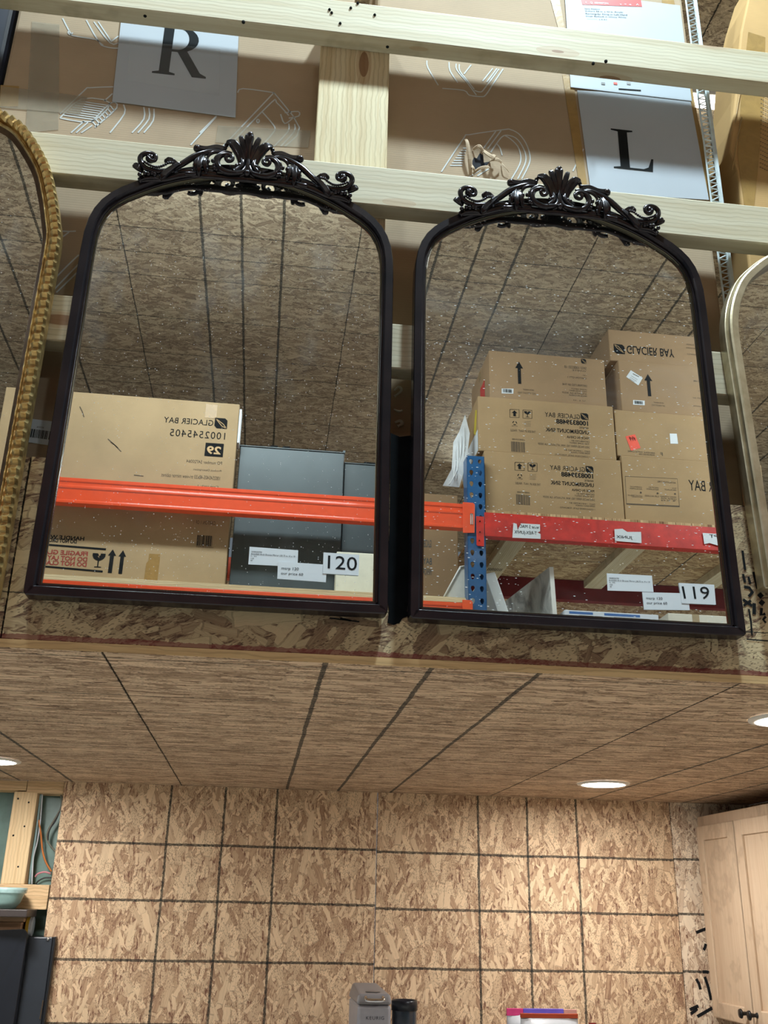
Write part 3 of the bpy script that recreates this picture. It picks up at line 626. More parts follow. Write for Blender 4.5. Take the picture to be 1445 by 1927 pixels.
dr = P6([[(120, 330), (130, 400), (230, 570)], [(335, 345), (345, 430), (420, 545)], [(405, 360), (410, 420), (500, 530), (600, 665)], [(435, 365), (440, 430), (510, 520), (580, 610)], [(270, 600), (480, 620), (530, 665), (640, 680), (690, 665), (760, 560), (860, 410)], [(820, 410), (680, 600), (640, 635), (580, 620)], [(760, 405), (660, 530)], [(800, 405), (700, 540)], [(550, 370), (480, 460)],
  [(260, 1410), (480, 1080), (530, 1050), (870, 1000), (930, 1000), (1010, 1040), (1080, 1130), (1120, 1250), (1110, 1340), (1040, 1480)], [(1000, 1480), (1070, 1340), (1080, 1250), (1040, 1150), (980, 1080), (900, 1055), (850, 1070), (800, 1130), (740, 1220)], [(940, 1480), (1020, 1340), (1030, 1250), (1000, 1160), (930, 1090), (880, 1060)], [(670, 1180), (790, 1015)], [(710, 1185), (840, 1010)], [(800, 1140), (830, 1180), (850, 1250)], [(610, 1450), (720, 1380)], [(500, 1480), (640, 1390)], [(110, 0), (150, 20)]])
dr += P6([[(470-k*18, 1180+k*24), (505-k*6, 1180+k*24)] for k in range(8)])
dr += [[(1098, 280), (1078, 322)]]
ink_lines(cR, dr, .0026, YC-.0006, INKW)
# tape on the cartons
def tape(parent, q, mat, Y, name='tape', label=None): return obj(name, MB().slab([at(x, y, Y) for x, y in q], (0, .0003, 0)), mat, parent, label=label)
tape(cL, [(60, 40), (112, 46), (110, 244), (48, 250)], TAPEC, YC-.0009)
tape(cL, [(1, 160), (36, 162), (34, 200), (0, 200)], TAPEB, YC-.0012, label='tan tape scrap')
tape(cL, [(2, 162), (165, 182), (150, 215), (0, 202)], TAPEC, YC-.0014)
tape(cL, [(410, 236), (585, 246), (580, 278), (405, 268)], TAPEC, YC-.0010)
for q in [[(1036, 0), (1053, 0), (1064, 60), (1052, 60)], [(1058, 140), (1078, 145), (1106, 360), (1090, 350)]]: tape(cR, q, TAPEB, YC-.0010)
tape(cR, [(1245, 0), (1268, 0), (1345, 376), (1326, 372)], TAPEB, YC-.0008)
# letter sheets
def serif_R(x, z, w, h, y):
    """serif capital R from flat strokes"""
    mb = MB(); P = lambda u, v: Vector((x+u*w, y, z+v*h))
    mb.add([P(.0, 0), (P(.42, 0)), P(.42, .035), P(.31, .06), P(.31, .94), P(.42, .965), P(.42, 1), P(0, 1), P(0, .965), P(.12, .94), P(.12, .06), P(0, .035)], [tuple(range(12))])
    o = []; i_ = []
    for k in range(13):
        t = R(90-180*k/12); o.append(P(.42+.37*math.cos(t), .735+.265*math.sin(t))); i_.append(P(.42+.19*math.cos(t), .735+.215*math.sin(t)))
    k0 = len(mb.v); mb.v += [tuple(p) for p in o]+[tuple(p) for p in i_]; mb.f += [(k0+j, k0+j+1, k0+13+j+1, k0+13+j) for j in range(12)]
    mb.add([P(.30, 1), P(.42, 1), P(.42, .95), P(.30, .95)], [(0, 1, 2, 3)]); mb.add([P(.30, .52), P(.42, .52), P(.42, .47), P(.30, .47)], [(0, 1, 2, 3)])
    mb.add([P(.40, .50), P(.60, .50), P(.88, .09), P(1.0, .035), P(1.0, 0), P(.74, 0)], [tuple(range(6))]); return mb
def serif_L(x, z, w, h, y):
    mb = MB(); P = lambda u, v: Vector((x+u*w, y, z+v*h))
    mb.add([P(0, 0), P(.96, 0), P(1.0, .32), P(.95, .32), P(.86, .10), P(.74, .05), P(.40, .05), P(.40, .94), P(.54, .965), P(.54, 1), P(0, 1), P(0, .965), P(.17, .94), P(.17, .06), P(0, .035)], [tuple(range(15))]); return mb
sh = obj('letter_sheet', MB().slab([at(x, y, YC-.0025) for x, y in [(228, 36), (449, 62), (443, 221), (211, 191)]], (0, .0006, 0)), PAPER2, cL, label='white sheet with a large letter R')
a = at(286, 134, YC-.003); b = at(388, 141, YC-.003); t_ = at(330, 50, YC-.003); obj('lettering', serif_R(a.x, a.z-.004, b.x-a.x, t_.z-a.z+.006, YC-.0028), INK, sh)
tape(cL, [(243, 76), (415, 92), (413, 180), (240, 151)], CLEAR, YC-.0032)
sh = obj('letter_sheet', MB().slab([at(x, y, YC-.0020) for x, y in [(1086, 170), (1298, 182), (1334, 376), (1112, 362)]], (0, .0006, 0)), PAPER2, cR, label='white sheet with a large letter L')
a = at(1156, 316, YC-.0024); b = at(1232, 319, YC-.0024); t_ = at(1144, 241, YC-.0024); obj('lettering', serif_L(a.x-.001, a.z, b.x-a.x, t_.z-a.z, YC-.0024), INK, sh)
zt = at(1150, 172, YC).z; 
sh = obj('listing_sheet', MB().slab([Vector((at(1072, 150, YC).x, YC-.003, zt-.004)), Vector((at(1298, 172, YC).x, YC-.003, zt-.004)), Vector((at(1298, 172, YC).x, YC-.003, zt+.27)), Vector((at(1072, 150, YC).x, YC-.003, zt+.27))], (0, .0006, 0)), PAPER2, cR, label='printed product listing sheet with red banner')
s7 = 1445/260
def L7(q): return [(1040+x/s7, y/s7) for x, y in q]
obj('red_banner', MB().slab([at(x, y, YC-.0034) for x, y in L7([(290, -40), (920, -10), (935, 70), (308, 48)])], (0, .0003, 0)), plain('red_print', lin(186, 34, 26), .5), sh)
def txt4(parent, s, q, Y, mat=INK):
    q = [at(x, y, Y) for x, y in q]; me = text_mesh(s); xs = [v.co.x for v in me.vertices]; ys = [v.co.y for v in me.vertices]; ax, bx, ay, by = min(xs), max(xs), min(ys), max(ys)
    for v in me.vertices:
        f = (v.co.x-ax)/(bx-ax); g2 = (v.co.y-ay)/(by-ay); v.co = q[3].lerp(q[2], f).lerp(q[0].lerp(q[1], f), g2)
    me.materials.clear(); return link('lettering', me, mat, parent, False)
for s, q in [('Swiss Madison', [(332, 82), (490, 88), (494, 101), (334, 96)]), ('Voltaire 66 in. x 32 in. Acrylic', [(336, 106), (735, 120), (738, 137), (338, 124)]), ('Rectangular Drop-in Left-Hand', [(342, 133), (776, 148), (780, 168), (345, 152)]), ('Drain Bathtub in Glossy White', [(347, 160), (768, 175), (770, 190), (350, 178)]), ('***** (23)', [(356, 194), (565, 199), (566, 210), (358, 206)])]:
    txt4(sh, s, L7(q), YC-.0036)
txt4(sh, '<    Q  1004807294', L7([(340, 14), (580, 28), (582, 46), (342, 38)]), YC-.0038, PAPER)
txt4(sh, 'v  =  o    A', L7([(700, 32), (900, 38), (902, 56), (702, 52)]), YC-.0038, PAPER)
for x, c in ((1135, (110, 110, 110)), (1158, (215, 70, 50)), (1183, (140, 140, 140))):
    p = at(x, 157, YC-.0036); obj('icon', MB().box(p.x-.004, p.x+.004, YC-.0037, YC-.0034, p.z-.003, p.z+.003), plain('icon_print', lin(*c), .5), sh)
obj('icon', MB().slab([at(x, y, YC-.0037) for x, y in [(1164, 166), (1206, 169), (1206, 171), (1164, 168)]], (0, .0003, 0)), INK, sh)
# torn hole with curled flaps; the shade inside is a flat dark patch
hp = [(889, 302), (892, 296), (897, 298), (903, 288), (909, 292), (910, 306), (922, 304), (914, 312), (900, 316), (893, 322), (889, 312)]
tn = obj('torn_hole', MB().slab([at(x, y, YC-.0009) for x, y in hp], (0, .0006, 0)), plain('hole_shade', lin(16, 18, 30), .9), cR, label='torn hole, its inner shade a painted dark patch')
rag = MB(); rn = random.Random(3)
for pts, w, dd in [([(886, 330), (884, 300), (880, 272), (878, 262)], .008, .012), ([(890, 328), (900, 318), (914, 314), (923, 316)], .007, .010), ([(906, 280), (916, 288), (926, 296), (930, 292)], .009, .014), ([(922, 303), (934, 300), (943, 304)], .008, .012), ([(890, 280), (902, 274), (910, 286)], .008, .010), ([(943, 308), (950, 314), (957, 324)], .0025, .005), ([(886, 310), (890, 316), (894, 322)], .006, .008)]:
    pp = [at(x+rn.uniform(-1, 1), y+rn.uniform(-1, 1), YC-.002-dd*math.sin(math.pi*i/max(1, len(pts)-1)*.8)) for i, (x, y) in enumerate(pts)]
    rag.tube(smooth_path(pp, 4), [w*.4, w*.55, w*.35], 5, .35)
obj('torn_flap', rag, CB, tn)['kind'] = 'stuff'
# shipping barcode low on the left carton and grime strip
bl = obj('shipping_label', MB().slab([at(x, y, YC-.0012) for x, y in [(20, 783), (130, 797), (120, 842), (10, 826)]], (0, .0005, 0)), PAPER, cL, label='white shipping label with barcode')
bc = MB(); rn = random.Random(5); x = 30
while x < 122:
    w = rn.choice([.6, 1.0, 1.6, 2.2]); y0 = 807+(x-60)*.13; bc.add([at(a_, b_, YC-.0016) for a_, b_ in [(x, y0), (x+w, y0+.1), (x+w-3, y0+16), (x-3, y0+15.9)]], [(0, 1, 2, 3)]); x += w+rn.choice([.7, 1.1, 1.8])
obj('barcode', bc, INK, bl)['kind'] = 'stuff'; txt4(bl, 'BATHTUB 66', [(70, 802), (83, 803), (82, 806), (69, 805)], YC-.0016)
# torn bottom corner of the right carton
tf_ = MB()
for pts, w in [([(742, 735), (750, 728), (755, 735), (742, 746)], .005), ([(743, 795), (752, 792), (757, 797), (748, 802)], .006), ([(741, 770), (750, 774), (757, 772)], .004)]:
    tf_.tube(smooth_path([at(x, y, YC-.004) for x, y in pts], 4), [w*.3, w*.6, w*.3], 5, .4)
_o = obj('torn_flap', tf_, plain('torn_paper', lin(205, 200, 188), .8), cR); _o['kind'] = 'stuff'

tt = thing('dark_gap_filler', 'added dark tote at the top left, beside the carton with the R sheet', 'filler', (xl-.35, YC+.25, ZL))  # added dark block standing in for the shaded gap beside the carton
NV = plain('gap_shade_navy', lin(26, 32, 48), .4, var=.1)
obj('body', MB().box(xl-.7, xl-.012, YC+.02, YC+.42, ZL, H+1.94), NV, tt, bevel=.012, seg=3)
obj('lid', MB().box(xl-.71, xl-.006, YC+.012, YC+.43, H+1.9402, H+1.97), NV, tt, bevel=.008)
# galvanised mesh strip between the cartons
ms = thing('mesh_strip', 'galvanised expanded metal corner strip standing beside the L carton', 'metal strip', (at(1352, 378, YC).x, YC+.004, ZL))
GAL = plain('galvanised', lin(206, 218, 222), .4, .25, var=.15)
xc = at(1352, 378, YC).x+.001; za, zb = ZL, H+2.05
obj('rail', MB().tube([(xc, YC-.009, za), (xc, YC-.009, zb)], .0048, 6), GAL, ms)
wm = MB(); nst = 90; dz = (zb-za)/nst
wm.tube([(xc-.021, YC-.008, za), (xc-.021, YC-.008, zb)], .0020, 5); wm.tube([(xc+.017, YC+.030, za), (xc+.017, YC+.030, zb)], .0026, 5)
for k in range(nst):
    z = za+k*dz
    wm.tube([(xc, YC-.009, z), (xc-.021, YC-.008, z+.003)], .0017, 4); wm.tube([(xc-.021, YC-.008, z+.003), (xc, YC-.009, z+dz)], .0014, 4)
    wm.tube([(xc, YC-.009, z), (xc+.009, YC+.014, z-.002), (xc+.017, YC+.030, z)], .0022, 4); wm.tube([(xc+.002, YC, z), (xc+.017, YC+.030, z+dz)], .0017, 4)
wmo = obj('wire_mesh', wm, GAL, ms); wmo['kind'] = 'stuff'

# bulging taped carton at the far right
cF = thing('taped_carton', 'bulging warm brown carton wrapped in tan tape at the top right corner', 'carton', (1.2, YC+.2, ZL))
fp = [(1425, -60), (1407, 0), (1394, 60), (1388, 120), (1384, 180), (1377, 240), (1374, 282), (1387, 320), (1397, 390), (1404, 440), (1412, 520)]
ff = [at(x, y, YC+.005) for x, y in fp]; ff += [Vector((ff[-1].x, YC+.005, ZL)), Vector((1.7, YC+.005, ZL)), Vector((1.7, YC+.005, ff[0].z))]
bf = [p+Vector((-.004, .11, 0)) if p.x < 1.5 else p+Vector((0, .11, 0)) for p in ff]
obj('body', MB().prism(ff, bf), CB2, cF, bevel=.004)
tape(cF, [(1408, 60), (1440, 70), (1436, 200), (1425, 330), (1418, 395), (1400, 385), (1388, 290), (1395, 170)], TAPEB, YC+.0040)
for k, (x0, y0) in enumerate([(1402, 130), (1396, 220)]):
    obj('tape_fold', MB().tube(smooth_path([at(x0, y0, YC+.003), at(x0-12, y0+60, YC+.002), at(x0-18, y0+100, YC+.003)], 4), .0012, 4), TAPEB, cF)
pmk = MB()
for r_ in range(24):
    for c_ in range(4):
        p = at(1432+c_*4-r_*.1, 130+r_*8+c_*2, YC+.0036); pmk.ribbon([p, p+Vector((.003, 0, -.001))], .0018, (0, -1, 0))
obj('printed_pattern', pmk, INKF, cF)['kind'] = 'stuff'

# fluorescent tube on the high ceiling over the loft
tp = atz(1345, 197, ZT-.03)
lt = thing('tube_light', 'lit tube light on the ceiling beyond the loft cartons', 'light', (tp.x, tp.y, ZT))
obj('housing', MB().box(tp.x-.6, tp.x+.6, tp.y-.03, tp.y+.03, ZT-.018, ZT), plain('lamp_housing', lin(210, 210, 205), .5), lt, bevel=.003)
obj('lamp_tube', MB().tube([(tp.x-.59, tp.y, ZT-.032), (tp.x+.59, tp.y, ZT-.032)], .014, 10), emit('tube_glow', (1, .93, .82, 1), 14), lt, smooth=True)

# ------------------------------------------------------------------ recessed kitchen lights
for k, (x, y, lb) in enumerate([(atz(1135, 1474, ZC).x, atz(1135, 1474, ZC).y, 'round recessed ceiling light at the right, near the oak cupboard'), (atz(-15, 1430, ZC).x, atz(-15, 1430, ZC).y, 'round recessed ceiling light above the open stud wall at left'), (atz(1486, 1352, ZC).x, atz(1486, 1352, ZC).y, 'round recessed ceiling light cut by the right photo edge'), (-.70, 1.75, 'round recessed ceiling light near the loft front, above the left edge')]):
    L_ = thing('recessed_light', lb, 'light', (x, y, ZC), 'recessed kitchen lights')
    obj('trim_ring', MB().lathe([(.074, -.0005), (.073, -.004), (.060, -.006), (.058, -.003), (.058, -.001)], (x, y, ZC), 36), plain('white_trim', lin(222, 218, 208), .4), L_, smooth=True)
    obj('lens', MB().lathe([(.0, -.0042), (.03, -.0044), (.0585, -.003)], (x, y, ZC), 36), emit('lens_glow', (1, .98, .95, 1), 215), L_, smooth=True)

# ------------------------------------------------------------------ oak wall cupboard
OAK = lumber('oak_veneer', 'z', (206, 182, 154), (192, 164, 136), knots=False, seed=1.5)
xf = 1.432; cy1 = D-.002; cy0 = cy1-.62; cz0, cz1 = H-.297, H+.292
cb = thing('wall_cupboard', 'pale oak two door wall cupboard hung at the right', 'cupboard', (1.5, 2.9, cz0))
obj('body', MB().box(xf+.012, 1.619, cy0, cy1, cz0+.012, cz1), OAK, cb, bevel=.002)
# face frame
obj('face_frame', MB().box(xf, xf+.013, cy0, cy1, cz1-.042, cz1).box(xf, xf+.013, cy0, cy1, cz0, cz0+.03).box(xf, xf+.013, cy1-.03, cy1, cz0+.0302, cz1-.0422).box(xf, xf+.013, cy0, cy0+.03, cz0+.0302, cz1-.0422), OAK, cb, bevel=.0015)
KN = plain('black_knob', lin(28, 28, 30), .3, .3)
dsp = atx(1388, 1640, xf-.016).y
for j, (y0, y1) in enumerate([(dsp+.004, cy1-.022), (dsp-.262, dsp-.004)]):
    z0, z1 = cz0+.004, cz1-.032; st = .045
    d_ = obj('door', MB().box(xf-.016, xf-.0005, y0, y0+st, z0, z1).box(xf-.016, xf-.0005, y1-st, y1, z0, z1).box(xf-.016, xf-.0005, y0+st, y1-st, z0, z0+st).box(xf-.016, xf-.0005, y0+st, y1-st, z1-st, z1), OAK, cb, bevel=.003)
    obj('door_panel', MB().box(xf-.008, xf-.001, y0+st-.002, y1-st+.002, z0+st-.002, z1-st+.002), OAK, d_)
    ky = y0+.022 if j == 0 else y1-.022; kz = H-.262
    kn = MB(); vs = MB().lathe([(0, .028), (.012, .026), (.013, .022), (.006, .018), (.0045, .006), (.008, 0)], (0, 0, 0), 16)
    kn.add([(xf-.016-v[2], ky+v[0], kz+v[1]) for v in vs.v], vs.f); obj('knob', kn, KN, d_, smooth=True)

# counter with base unit that carries the machine and the bags
ctz = H-.56
cu = thing('counter', 'grey kitchen counter along the far strand board wall, below the picture edge', 'counter', (.6, D-.3, 0))
obj('worktop', MB().box(-.2, 1.615, D-.62, D-.001, ctz-.035, ctz), plain('laminate', lin(120, 116, 110), .4), cu, bevel=.004)
obj('base_unit', MB().box(-.18, 1.6, D-.58, D-.001, 0, ctz-.035), OAK, cu)
# coffee machine
KG = plain('grey_plastic', lin(128, 126, 128), .42, var=.04); KG2 = plain('light_grey_plastic', lin(150, 150, 156), .4, var=.04); CHR = plain('chrome', lin(220, 222, 226), .12, 1.0, var=.02)
kf = 2.80; kx0, kx1 = at(671, 1885, kf).x, at(738, 1885, kf).x; kb = kf+.24
kz1 = at(705, 1871, kf).z; kzl = at(705, 1892, kf).z; zb_ = at(695, 1849, kb).z
km = thing('coffee_machine', 'grey pod coffee machine on the counter', 'coffee machine', ((kx0+kx1)/2, kf+.1, ctz))
obj('body', MB().box(kx0+.003, kx1-.002, kf+.004, kb, ctz, kzl), KG2, km, bevel=.008, seg=3)
ld = MB().prism([Vector((kx0, kf, kzl+.001)), Vector((kx1, kf, kzl+.001)), Vector((kx1, kb, kzl+.001)), Vector((kx0, kb, kzl+.001))], [Vector((kx0+.004, kf+.006, kz1)), Vector((kx1-.004, kf+.006, kz1)), Vector((kx1-.012, kb, zb_)), Vector((kx0+.012, kb, zb_))])
lid = obj('lid', ld, KG, km, bevel=.007, seg=3)
p = at(704, 1882, kf); hx = (kx1-kx0)*.24
obj('handle', MB().tube(smooth_path([(p.x-hx, kf-.002, p.z+.006), (p.x-hx, kf-.016, p.z+.002), (p.x-hx+.008, kf-.018, p.z), (p.x+hx-.008, kf-.018, p.z), (p.x+hx, kf-.016, p.z+.002), (p.x+hx, kf-.002, p.z+.006)], 4), .005, 8), CHR, lid, smooth=True)
pc = (kx0+kx1)/2; zc_ = kz1+(zb_-kz1)*.18+.0006
obj('button', MB().lathe([(0, .0), (.018, .0), (.020, -.001)], (pc, kf+.045, kz1+(zb_-kz1)*.17+.0015), 20), plain('dark_button', lin(90, 90, 92), .3), lid)
q0, q1 = at(689, 1919, kf), at(723, 1913, kf); txt('KEURIG', q0.x, q1.x, q0.z, q1.z, kf+.0032, -1, plain('dark_print', lin(40, 44, 52), .6), km, spacing=1.2)
# dark canister
cy_ = 2.86; cc = at(764, 1884, cy_); cr_ = (at(788, 1884, cy_).x-at(740, 1884, cy_).x)/2
cn = thing('canister', 'dark glossy round canister beside the coffee machine', 'canister', (cc.x, cy_+.03, ctz))
SMK = plain('smoked_plastic', lin(38, 50, 62), .15, var=.3, coat=.6)
obj('body', MB().lathe([(0, 0), (cr_*.97, 0), (cr_*.97, cc.z-ctz-.022)], (cc.x, cy_+.03, ctz), 28), SMK, cn, smooth=True)
obj('lid', MB().lathe([(cr_*.97, -.024), (cr_*1.02, -.024), (cr_*1.02, -.002), (cr_*.97, .001), (cr_*.88, 0), (cr_*.80, -.006), (.0, -.008)], (cc.x, cy_+.03, cc.z), 28), plain('black_lid', lin(20, 26, 36), .3), cn, smooth=True)
obj('lid_dimple', MB().ball((cc.x+.004, cy_+.028, cc.z-.007), .012, 12, 6, 1, .3), SMK, cn, smooth=True)
# snack pouches
def pouch(name, lab, x0, x1, ztop, y, thick, bands, group='snack pouches on the counter'):
    t = thing(name, lab, 'pouch', ((x0+x1)/2, y, ctz), group)
    n = 8; mb = MB(); zs = [ctz, ctz+.03, ctz+(ztop-ctz)*.5, ztop-.035, ztop-.012]; hw = (x1-x0)/2; cx_ = (x0+x1)/2
    for z, th in zip(zs, [.6, 1.0, .9, .35, .08]): pass
    vs = []; th_ = [.6, 1.0, .9, .35, .06]
    for z, th in zip(zs, th_):
        for k in range(16):
            a_ = 2*math.pi*k/16; vs.append((cx_+hw*math.copysign(abs(math.cos(a_))**.5, math.cos(a_)), y+thick*th*math.sin(a_), z+.002*math.sin(3*a_)))
    mb.add(vs, [(i*16+k, i*16+(k+1) % 16, (i+1)*16+(k+1) % 16, (i+1)*16+k) for i in range(4) for k in range(16)]+[tuple(range(15, -1, -1))])
    obj('body', mb, plain('white_foil', lin(214, 218, 224), .25, var=.08, scale=14, bump=.4), t, smooth=True)
    for (bx0, bx1, bz0, bz1, c) in bands:
        obj('printed_band', MB().box(bx0, bx1, y-.0035, y+.0035, bz0, bz1), plain('foil_print', lin(*c), .25, var=.15, scale=20), t, bevel=.001)
    return t
yp = 2.92; X = lambda px, py=1905: at(px, py, yp).x; Z = lambda py, px=1020: at(px, py, yp).z
pa = pouch('snack_pouch', 'white pouch with pink and purple top band, behind the other pouch', X(953), X(1085), Z(1898), yp, .035, [(X(953), X(984), Z(1912), Z(1898), (214, 70, 130)), (X(984), X(1060), Z(1909), Z(1898), (108, 92, 198)), (X(1060), X(1085), Z(1909), Z(1899), (190, 140, 130))])
yq = 2.85; X = lambda px, py=1910: at(px, py, yq).x; Z = lambda py, px=1030: at(px, py, yq).z
pb = pouch('snack_pouch', 'white pouch with rust red zip strip, in front of the pink topped pouch', X(979), X(1087), Z(1907), yq, .03, [(X(979), X(1087), Z(1916), Z(1907), (168, 72, 46))])
txt('PECAN', X(1022), X(1046), Z(1932), Z(1926), yq-.0305, -1, INKR, pb)
yq = 2.92; pcx = pouch('snack_pouch', 'white pouch low at the right of the rust striped pouch', at(1092, 1926, yq).x, at(1122, 1926, yq).x, at(1105, 1923, yq).z, yq, .025, [(at(1108, 1926, yq).x, at(1121, 1926, yq).x, at(1112, 1930, yq).z, at(1112, 1924.5, yq).z, (120, 40, 40))])

# ------------------------------------------------------------------ things at the far left: black cabinet and clutter
yk = D-.030; kxr = at(99, 1764, yk).x; kzt = at(60, 1763, yk).z
bk = thing('electrical_panel', 'black steel electrical panel at the lower left, its door ajar', 'electrical panel', (kxr-.3, yk, H-.75))
BLKP = plain('black_powder_coat', lin(44, 50, 58), .42, var=.08); BLKD = plain('black_side', lin(20, 24, 30), .4)
obj('body', MB().box(kxr-.5, kxr, yk, yk+.028, H-.75, kzt).box(kxr-.5, -.603, yk+.02, yk+.12, H-.74, kzt-.0005), BLKP, bk, bevel=.003)
obj('side_strip', MB().box(kxr+.0005, kxr+.008, yk+.003, yk+.028, H-.75, kzt+.001), BLKD, bk, bevel=.001)
dz_ = MB().prism([at(x, y, yk-.05+.004*i) for i, (x, y) in enumerate([(-40, 1752), (46, 1748), (52, 1757), (20, 1960), (-60, 1960)])], [at(x, y, yk-.008+.0*i) for i, (x, y) in enumerate([(-40, 1752), (50, 1752), (54, 1760), (26, 1960), (-60, 1960)])])
dr_ = obj('door', dz_, plain('black_door', lin(30, 34, 42), .35), bk, bevel=.002)
obj('latch', MB().slab([at(x, y, yk-.006) for x, y in [(37, 1830), (39.5, 1830), (38, 1842), (35.5, 1842)]], (0, .004, 0)), CHR, dr_)
obj('bolt', MB().ball(at(90, 1767, yk-.001), .005, 10, 6), CHR, bk, smooth=True)
obj('latch', MB().slab([at(x, y, yk-.003) for x, y in [(80, 1882), (82, 1882), (76, 1918), (74, 1918)]], (0, .003, 0)), CHR, bk)
# stack of offcuts on the cabinet, a tray on top, a bowl on the tray
def board_at(name, lab, q, z0, z1, c, y0=yk+.006, y1=yk+.112, grp=None, mat=None):
    x1_ = at(q, 1740, yk+.02).x; o = obj(name, MB().box(kxr-.5, x1_, y0, y1, z0, z1), mat or lumber(name+'_wood', 'x', c, tuple(int(.86*v) for v in c), knots=False), bevel=.002)
    return tag(o, lab, 'board', grp)
zA = kzt; zB = at(30, 1744, yk+.02).z; zC_ = at(30, 1733, yk+.02).z; zD = at(30, 1722, yk+.02).z; zE = at(30, 1712, yk+.02).z; zF = at(30, 1705, yk+.02).z
ym2 = yk-.122
board_at('wood_offcut', 'wood offcut lying directly on the black electrical panel, lowest of the stack', 42, zA+.0005, zC_-.003, (200, 160, 124))
board_at('wood_offcut', 'pale wood offcut second in the stack under the dark tray', 46, zC_-.0025, zD-.004, (214, 176, 138))
tr = board_at('serving_tray', 'dark thin tray on top of the wood offcuts', 64, zD-.0035, zE+.002, (62, 52, 48), mat=plain('dark_tray', lin(52, 44, 42), .5), y0=yk-.10, y1=yk+.036); tr['category'] = 'tray'
bwc = at(10, 1690, ym2+.09); br_ = (at(48, 1675, ym2+.09).x-at(10, 1675, ym2+.09).x)
bw = thing('bowl', 'pale teal glass bowl sitting on the dark tray at left', 'bowl', (bwc.x, ym2+.09, zE+.002))
zt_ = at(20, 1673, ym2+.09).z-(zE+.002)
obj('body', MB().lathe([(0, .001), (br_*.55, .001), (br_*.78, zt_*.35), (br_*.95, zt_*.9), (br_, zt_), (br_*.96, zt_), (br_*.88, zt_*.85), (br_*.5, .006), (0, .006)], (bwc.x, ym2+.09, zE+.002), 28), plain('teal_glaze', lin(140, 172, 166), .2, var=.1), bw, smooth=True)
obj('wrap', MB().lathe([(br_*.99, zt_*.8), (br_*1.03, zt_*.95), (br_*1.02, zt_+.004), (br_*.9, zt_+.003), (0, zt_+.002)], (bwc.x, ym2+.09, zE+.002), 28), tape_mat('cling_film', lin(190, 224, 222), .6), bw, smooth=True)
rx = at(57, 1738, yk+.05); rr = at(57, 1725, yk+.05).z-rx.z
rt_ = thing('tape_roll', 'yellow and white tape roll standing on the black electrical panel beside the offcuts', 'tape roll', (rx.x, yk+.05, kzt))
rr = (at(57, 1725, yk+.05).z-kzt)/2; zc2 = kzt+rr
for nme, x0_, x1_, m in (('yellow_flange', rx.x-.008, rx.x+.001, plain('yellow_card', lin(216, 178, 66), .5)), ('white_core', rx.x+.001, rx.x+.009, PAPER)):
    mb = MB(); ring_ = [(math.cos(2*math.pi*k/24), math.sin(2*math.pi*k/24)) for k in range(24)]
    mb.prism([Vector((x0_, yk+.05+rr*c, zc2+rr*s)) for c, s in ring_], [Vector((x1_, yk+.05+rr*c, zc2+rr*s)) for c, s in ring_]); obj(nme, mb, m, rt_)

# ------------------------------------------------------------------ pallet rack across the aisle (seen in the mirrors)
YM = YB-.0150                                # silvered plane
def vat(px, py, Yv): p = at(px, py, Yv); return Vector((p.x, 2*YM-Yv, p.z))
def vy(Yv): return 2*YM-Yv
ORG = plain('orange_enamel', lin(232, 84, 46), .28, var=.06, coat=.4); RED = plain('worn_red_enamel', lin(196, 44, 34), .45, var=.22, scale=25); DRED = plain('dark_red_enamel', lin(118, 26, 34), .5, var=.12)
BLU = plain('blue_enamel', lin(30, 88, 140), .35, var=.1, coat=.2)
yF = vy(3.70); RD = .85
rk = thing('pallet_rack', 'pallet rack with blue post, orange and red beams, seen in the mirrors', 'rack', (.81, yF-RD/2, 0))
ux0, ux1 = .776, .850
def upright(x0, x1, y, ztop, nme='upright'):
    """open front post: face plate pierced by two columns of teardrop holes, with side flanges"""
    mb = MB(); pitch = .0508; z = .02; cw = (x1-x0)/2
    base = [(-.5, -.5), (0, -.5), (.5, -.5), (.5, 0), (.5, .5), (0, .5), (-.5, .5), (-.5, 0)]
    hole = [(-.10, -.28), (0, -.34), (.10, -.28), (.22, .02), (.16, .22), (0, .28), (-.16, .22), (-.22, .02)]
    while z+pitch < ztop:
        for c in range(2):
            ox = x0+cw*(c+.5); oz = z+pitch/2; n0 = len(mb.v)
            for u, v in base: mb.v.append((ox+u*cw, y, oz+v*pitch))
            for u, v in hole: mb.v.append((ox+u*cw*1.05, y, oz+v*pitch*.8))
            for u, v in hole: mb.v.append((ox+u*cw*1.05, y-.003, oz+v*pitch*.8))
            for k in range(8):
                q = (k+1) % 8; mb.f += [(n0+k, n0+q, n0+8+q, n0+8+k), (n0+8+k, n0+8+q, n0+16+q, n0+16+k)]
        z += pitch
    mb.box(x0-.0005, x0+.002, y-.07, y, .0, z).box(x1-.002, x1+.0005, y-.07, y, .0, z).box(x0, x1, y-.001, y, 0, .02).box(x0, x0+.018, y-.072, y-.07, 0, z).box(x1-.018, x1, y-.072, y-.07, 0, z)
    return obj(nme, mb, BLU, rk)
zU = vat(893, 852, 3.70).z
up = upright(ux0, ux1, yF, zU); up['label'] = 'blue pierced front post'
for x0, y in ((ux0, yF-RD+.07), (-1.99, yF), (-1.99, yF-RD+.07), (3.2, yF), (3.2, yF-RD+.07)):
    c = up.copy(); COL.objects.link(c); c.parent = rk; c.matrix_parent_inverse = up.matrix_parent_inverse; c.location = (x0-ux0, y-yF, 0)
    if 'label' in c: del c['label']
for x0 in (ux0, -1.99, 3.2):
    for z in (.4, 1.6, 2.36): obj('frame_brace', MB().box(x0+.02, x0+.05, yF-RD+.005, yF-.072, z, z+.03), BLU, rk)
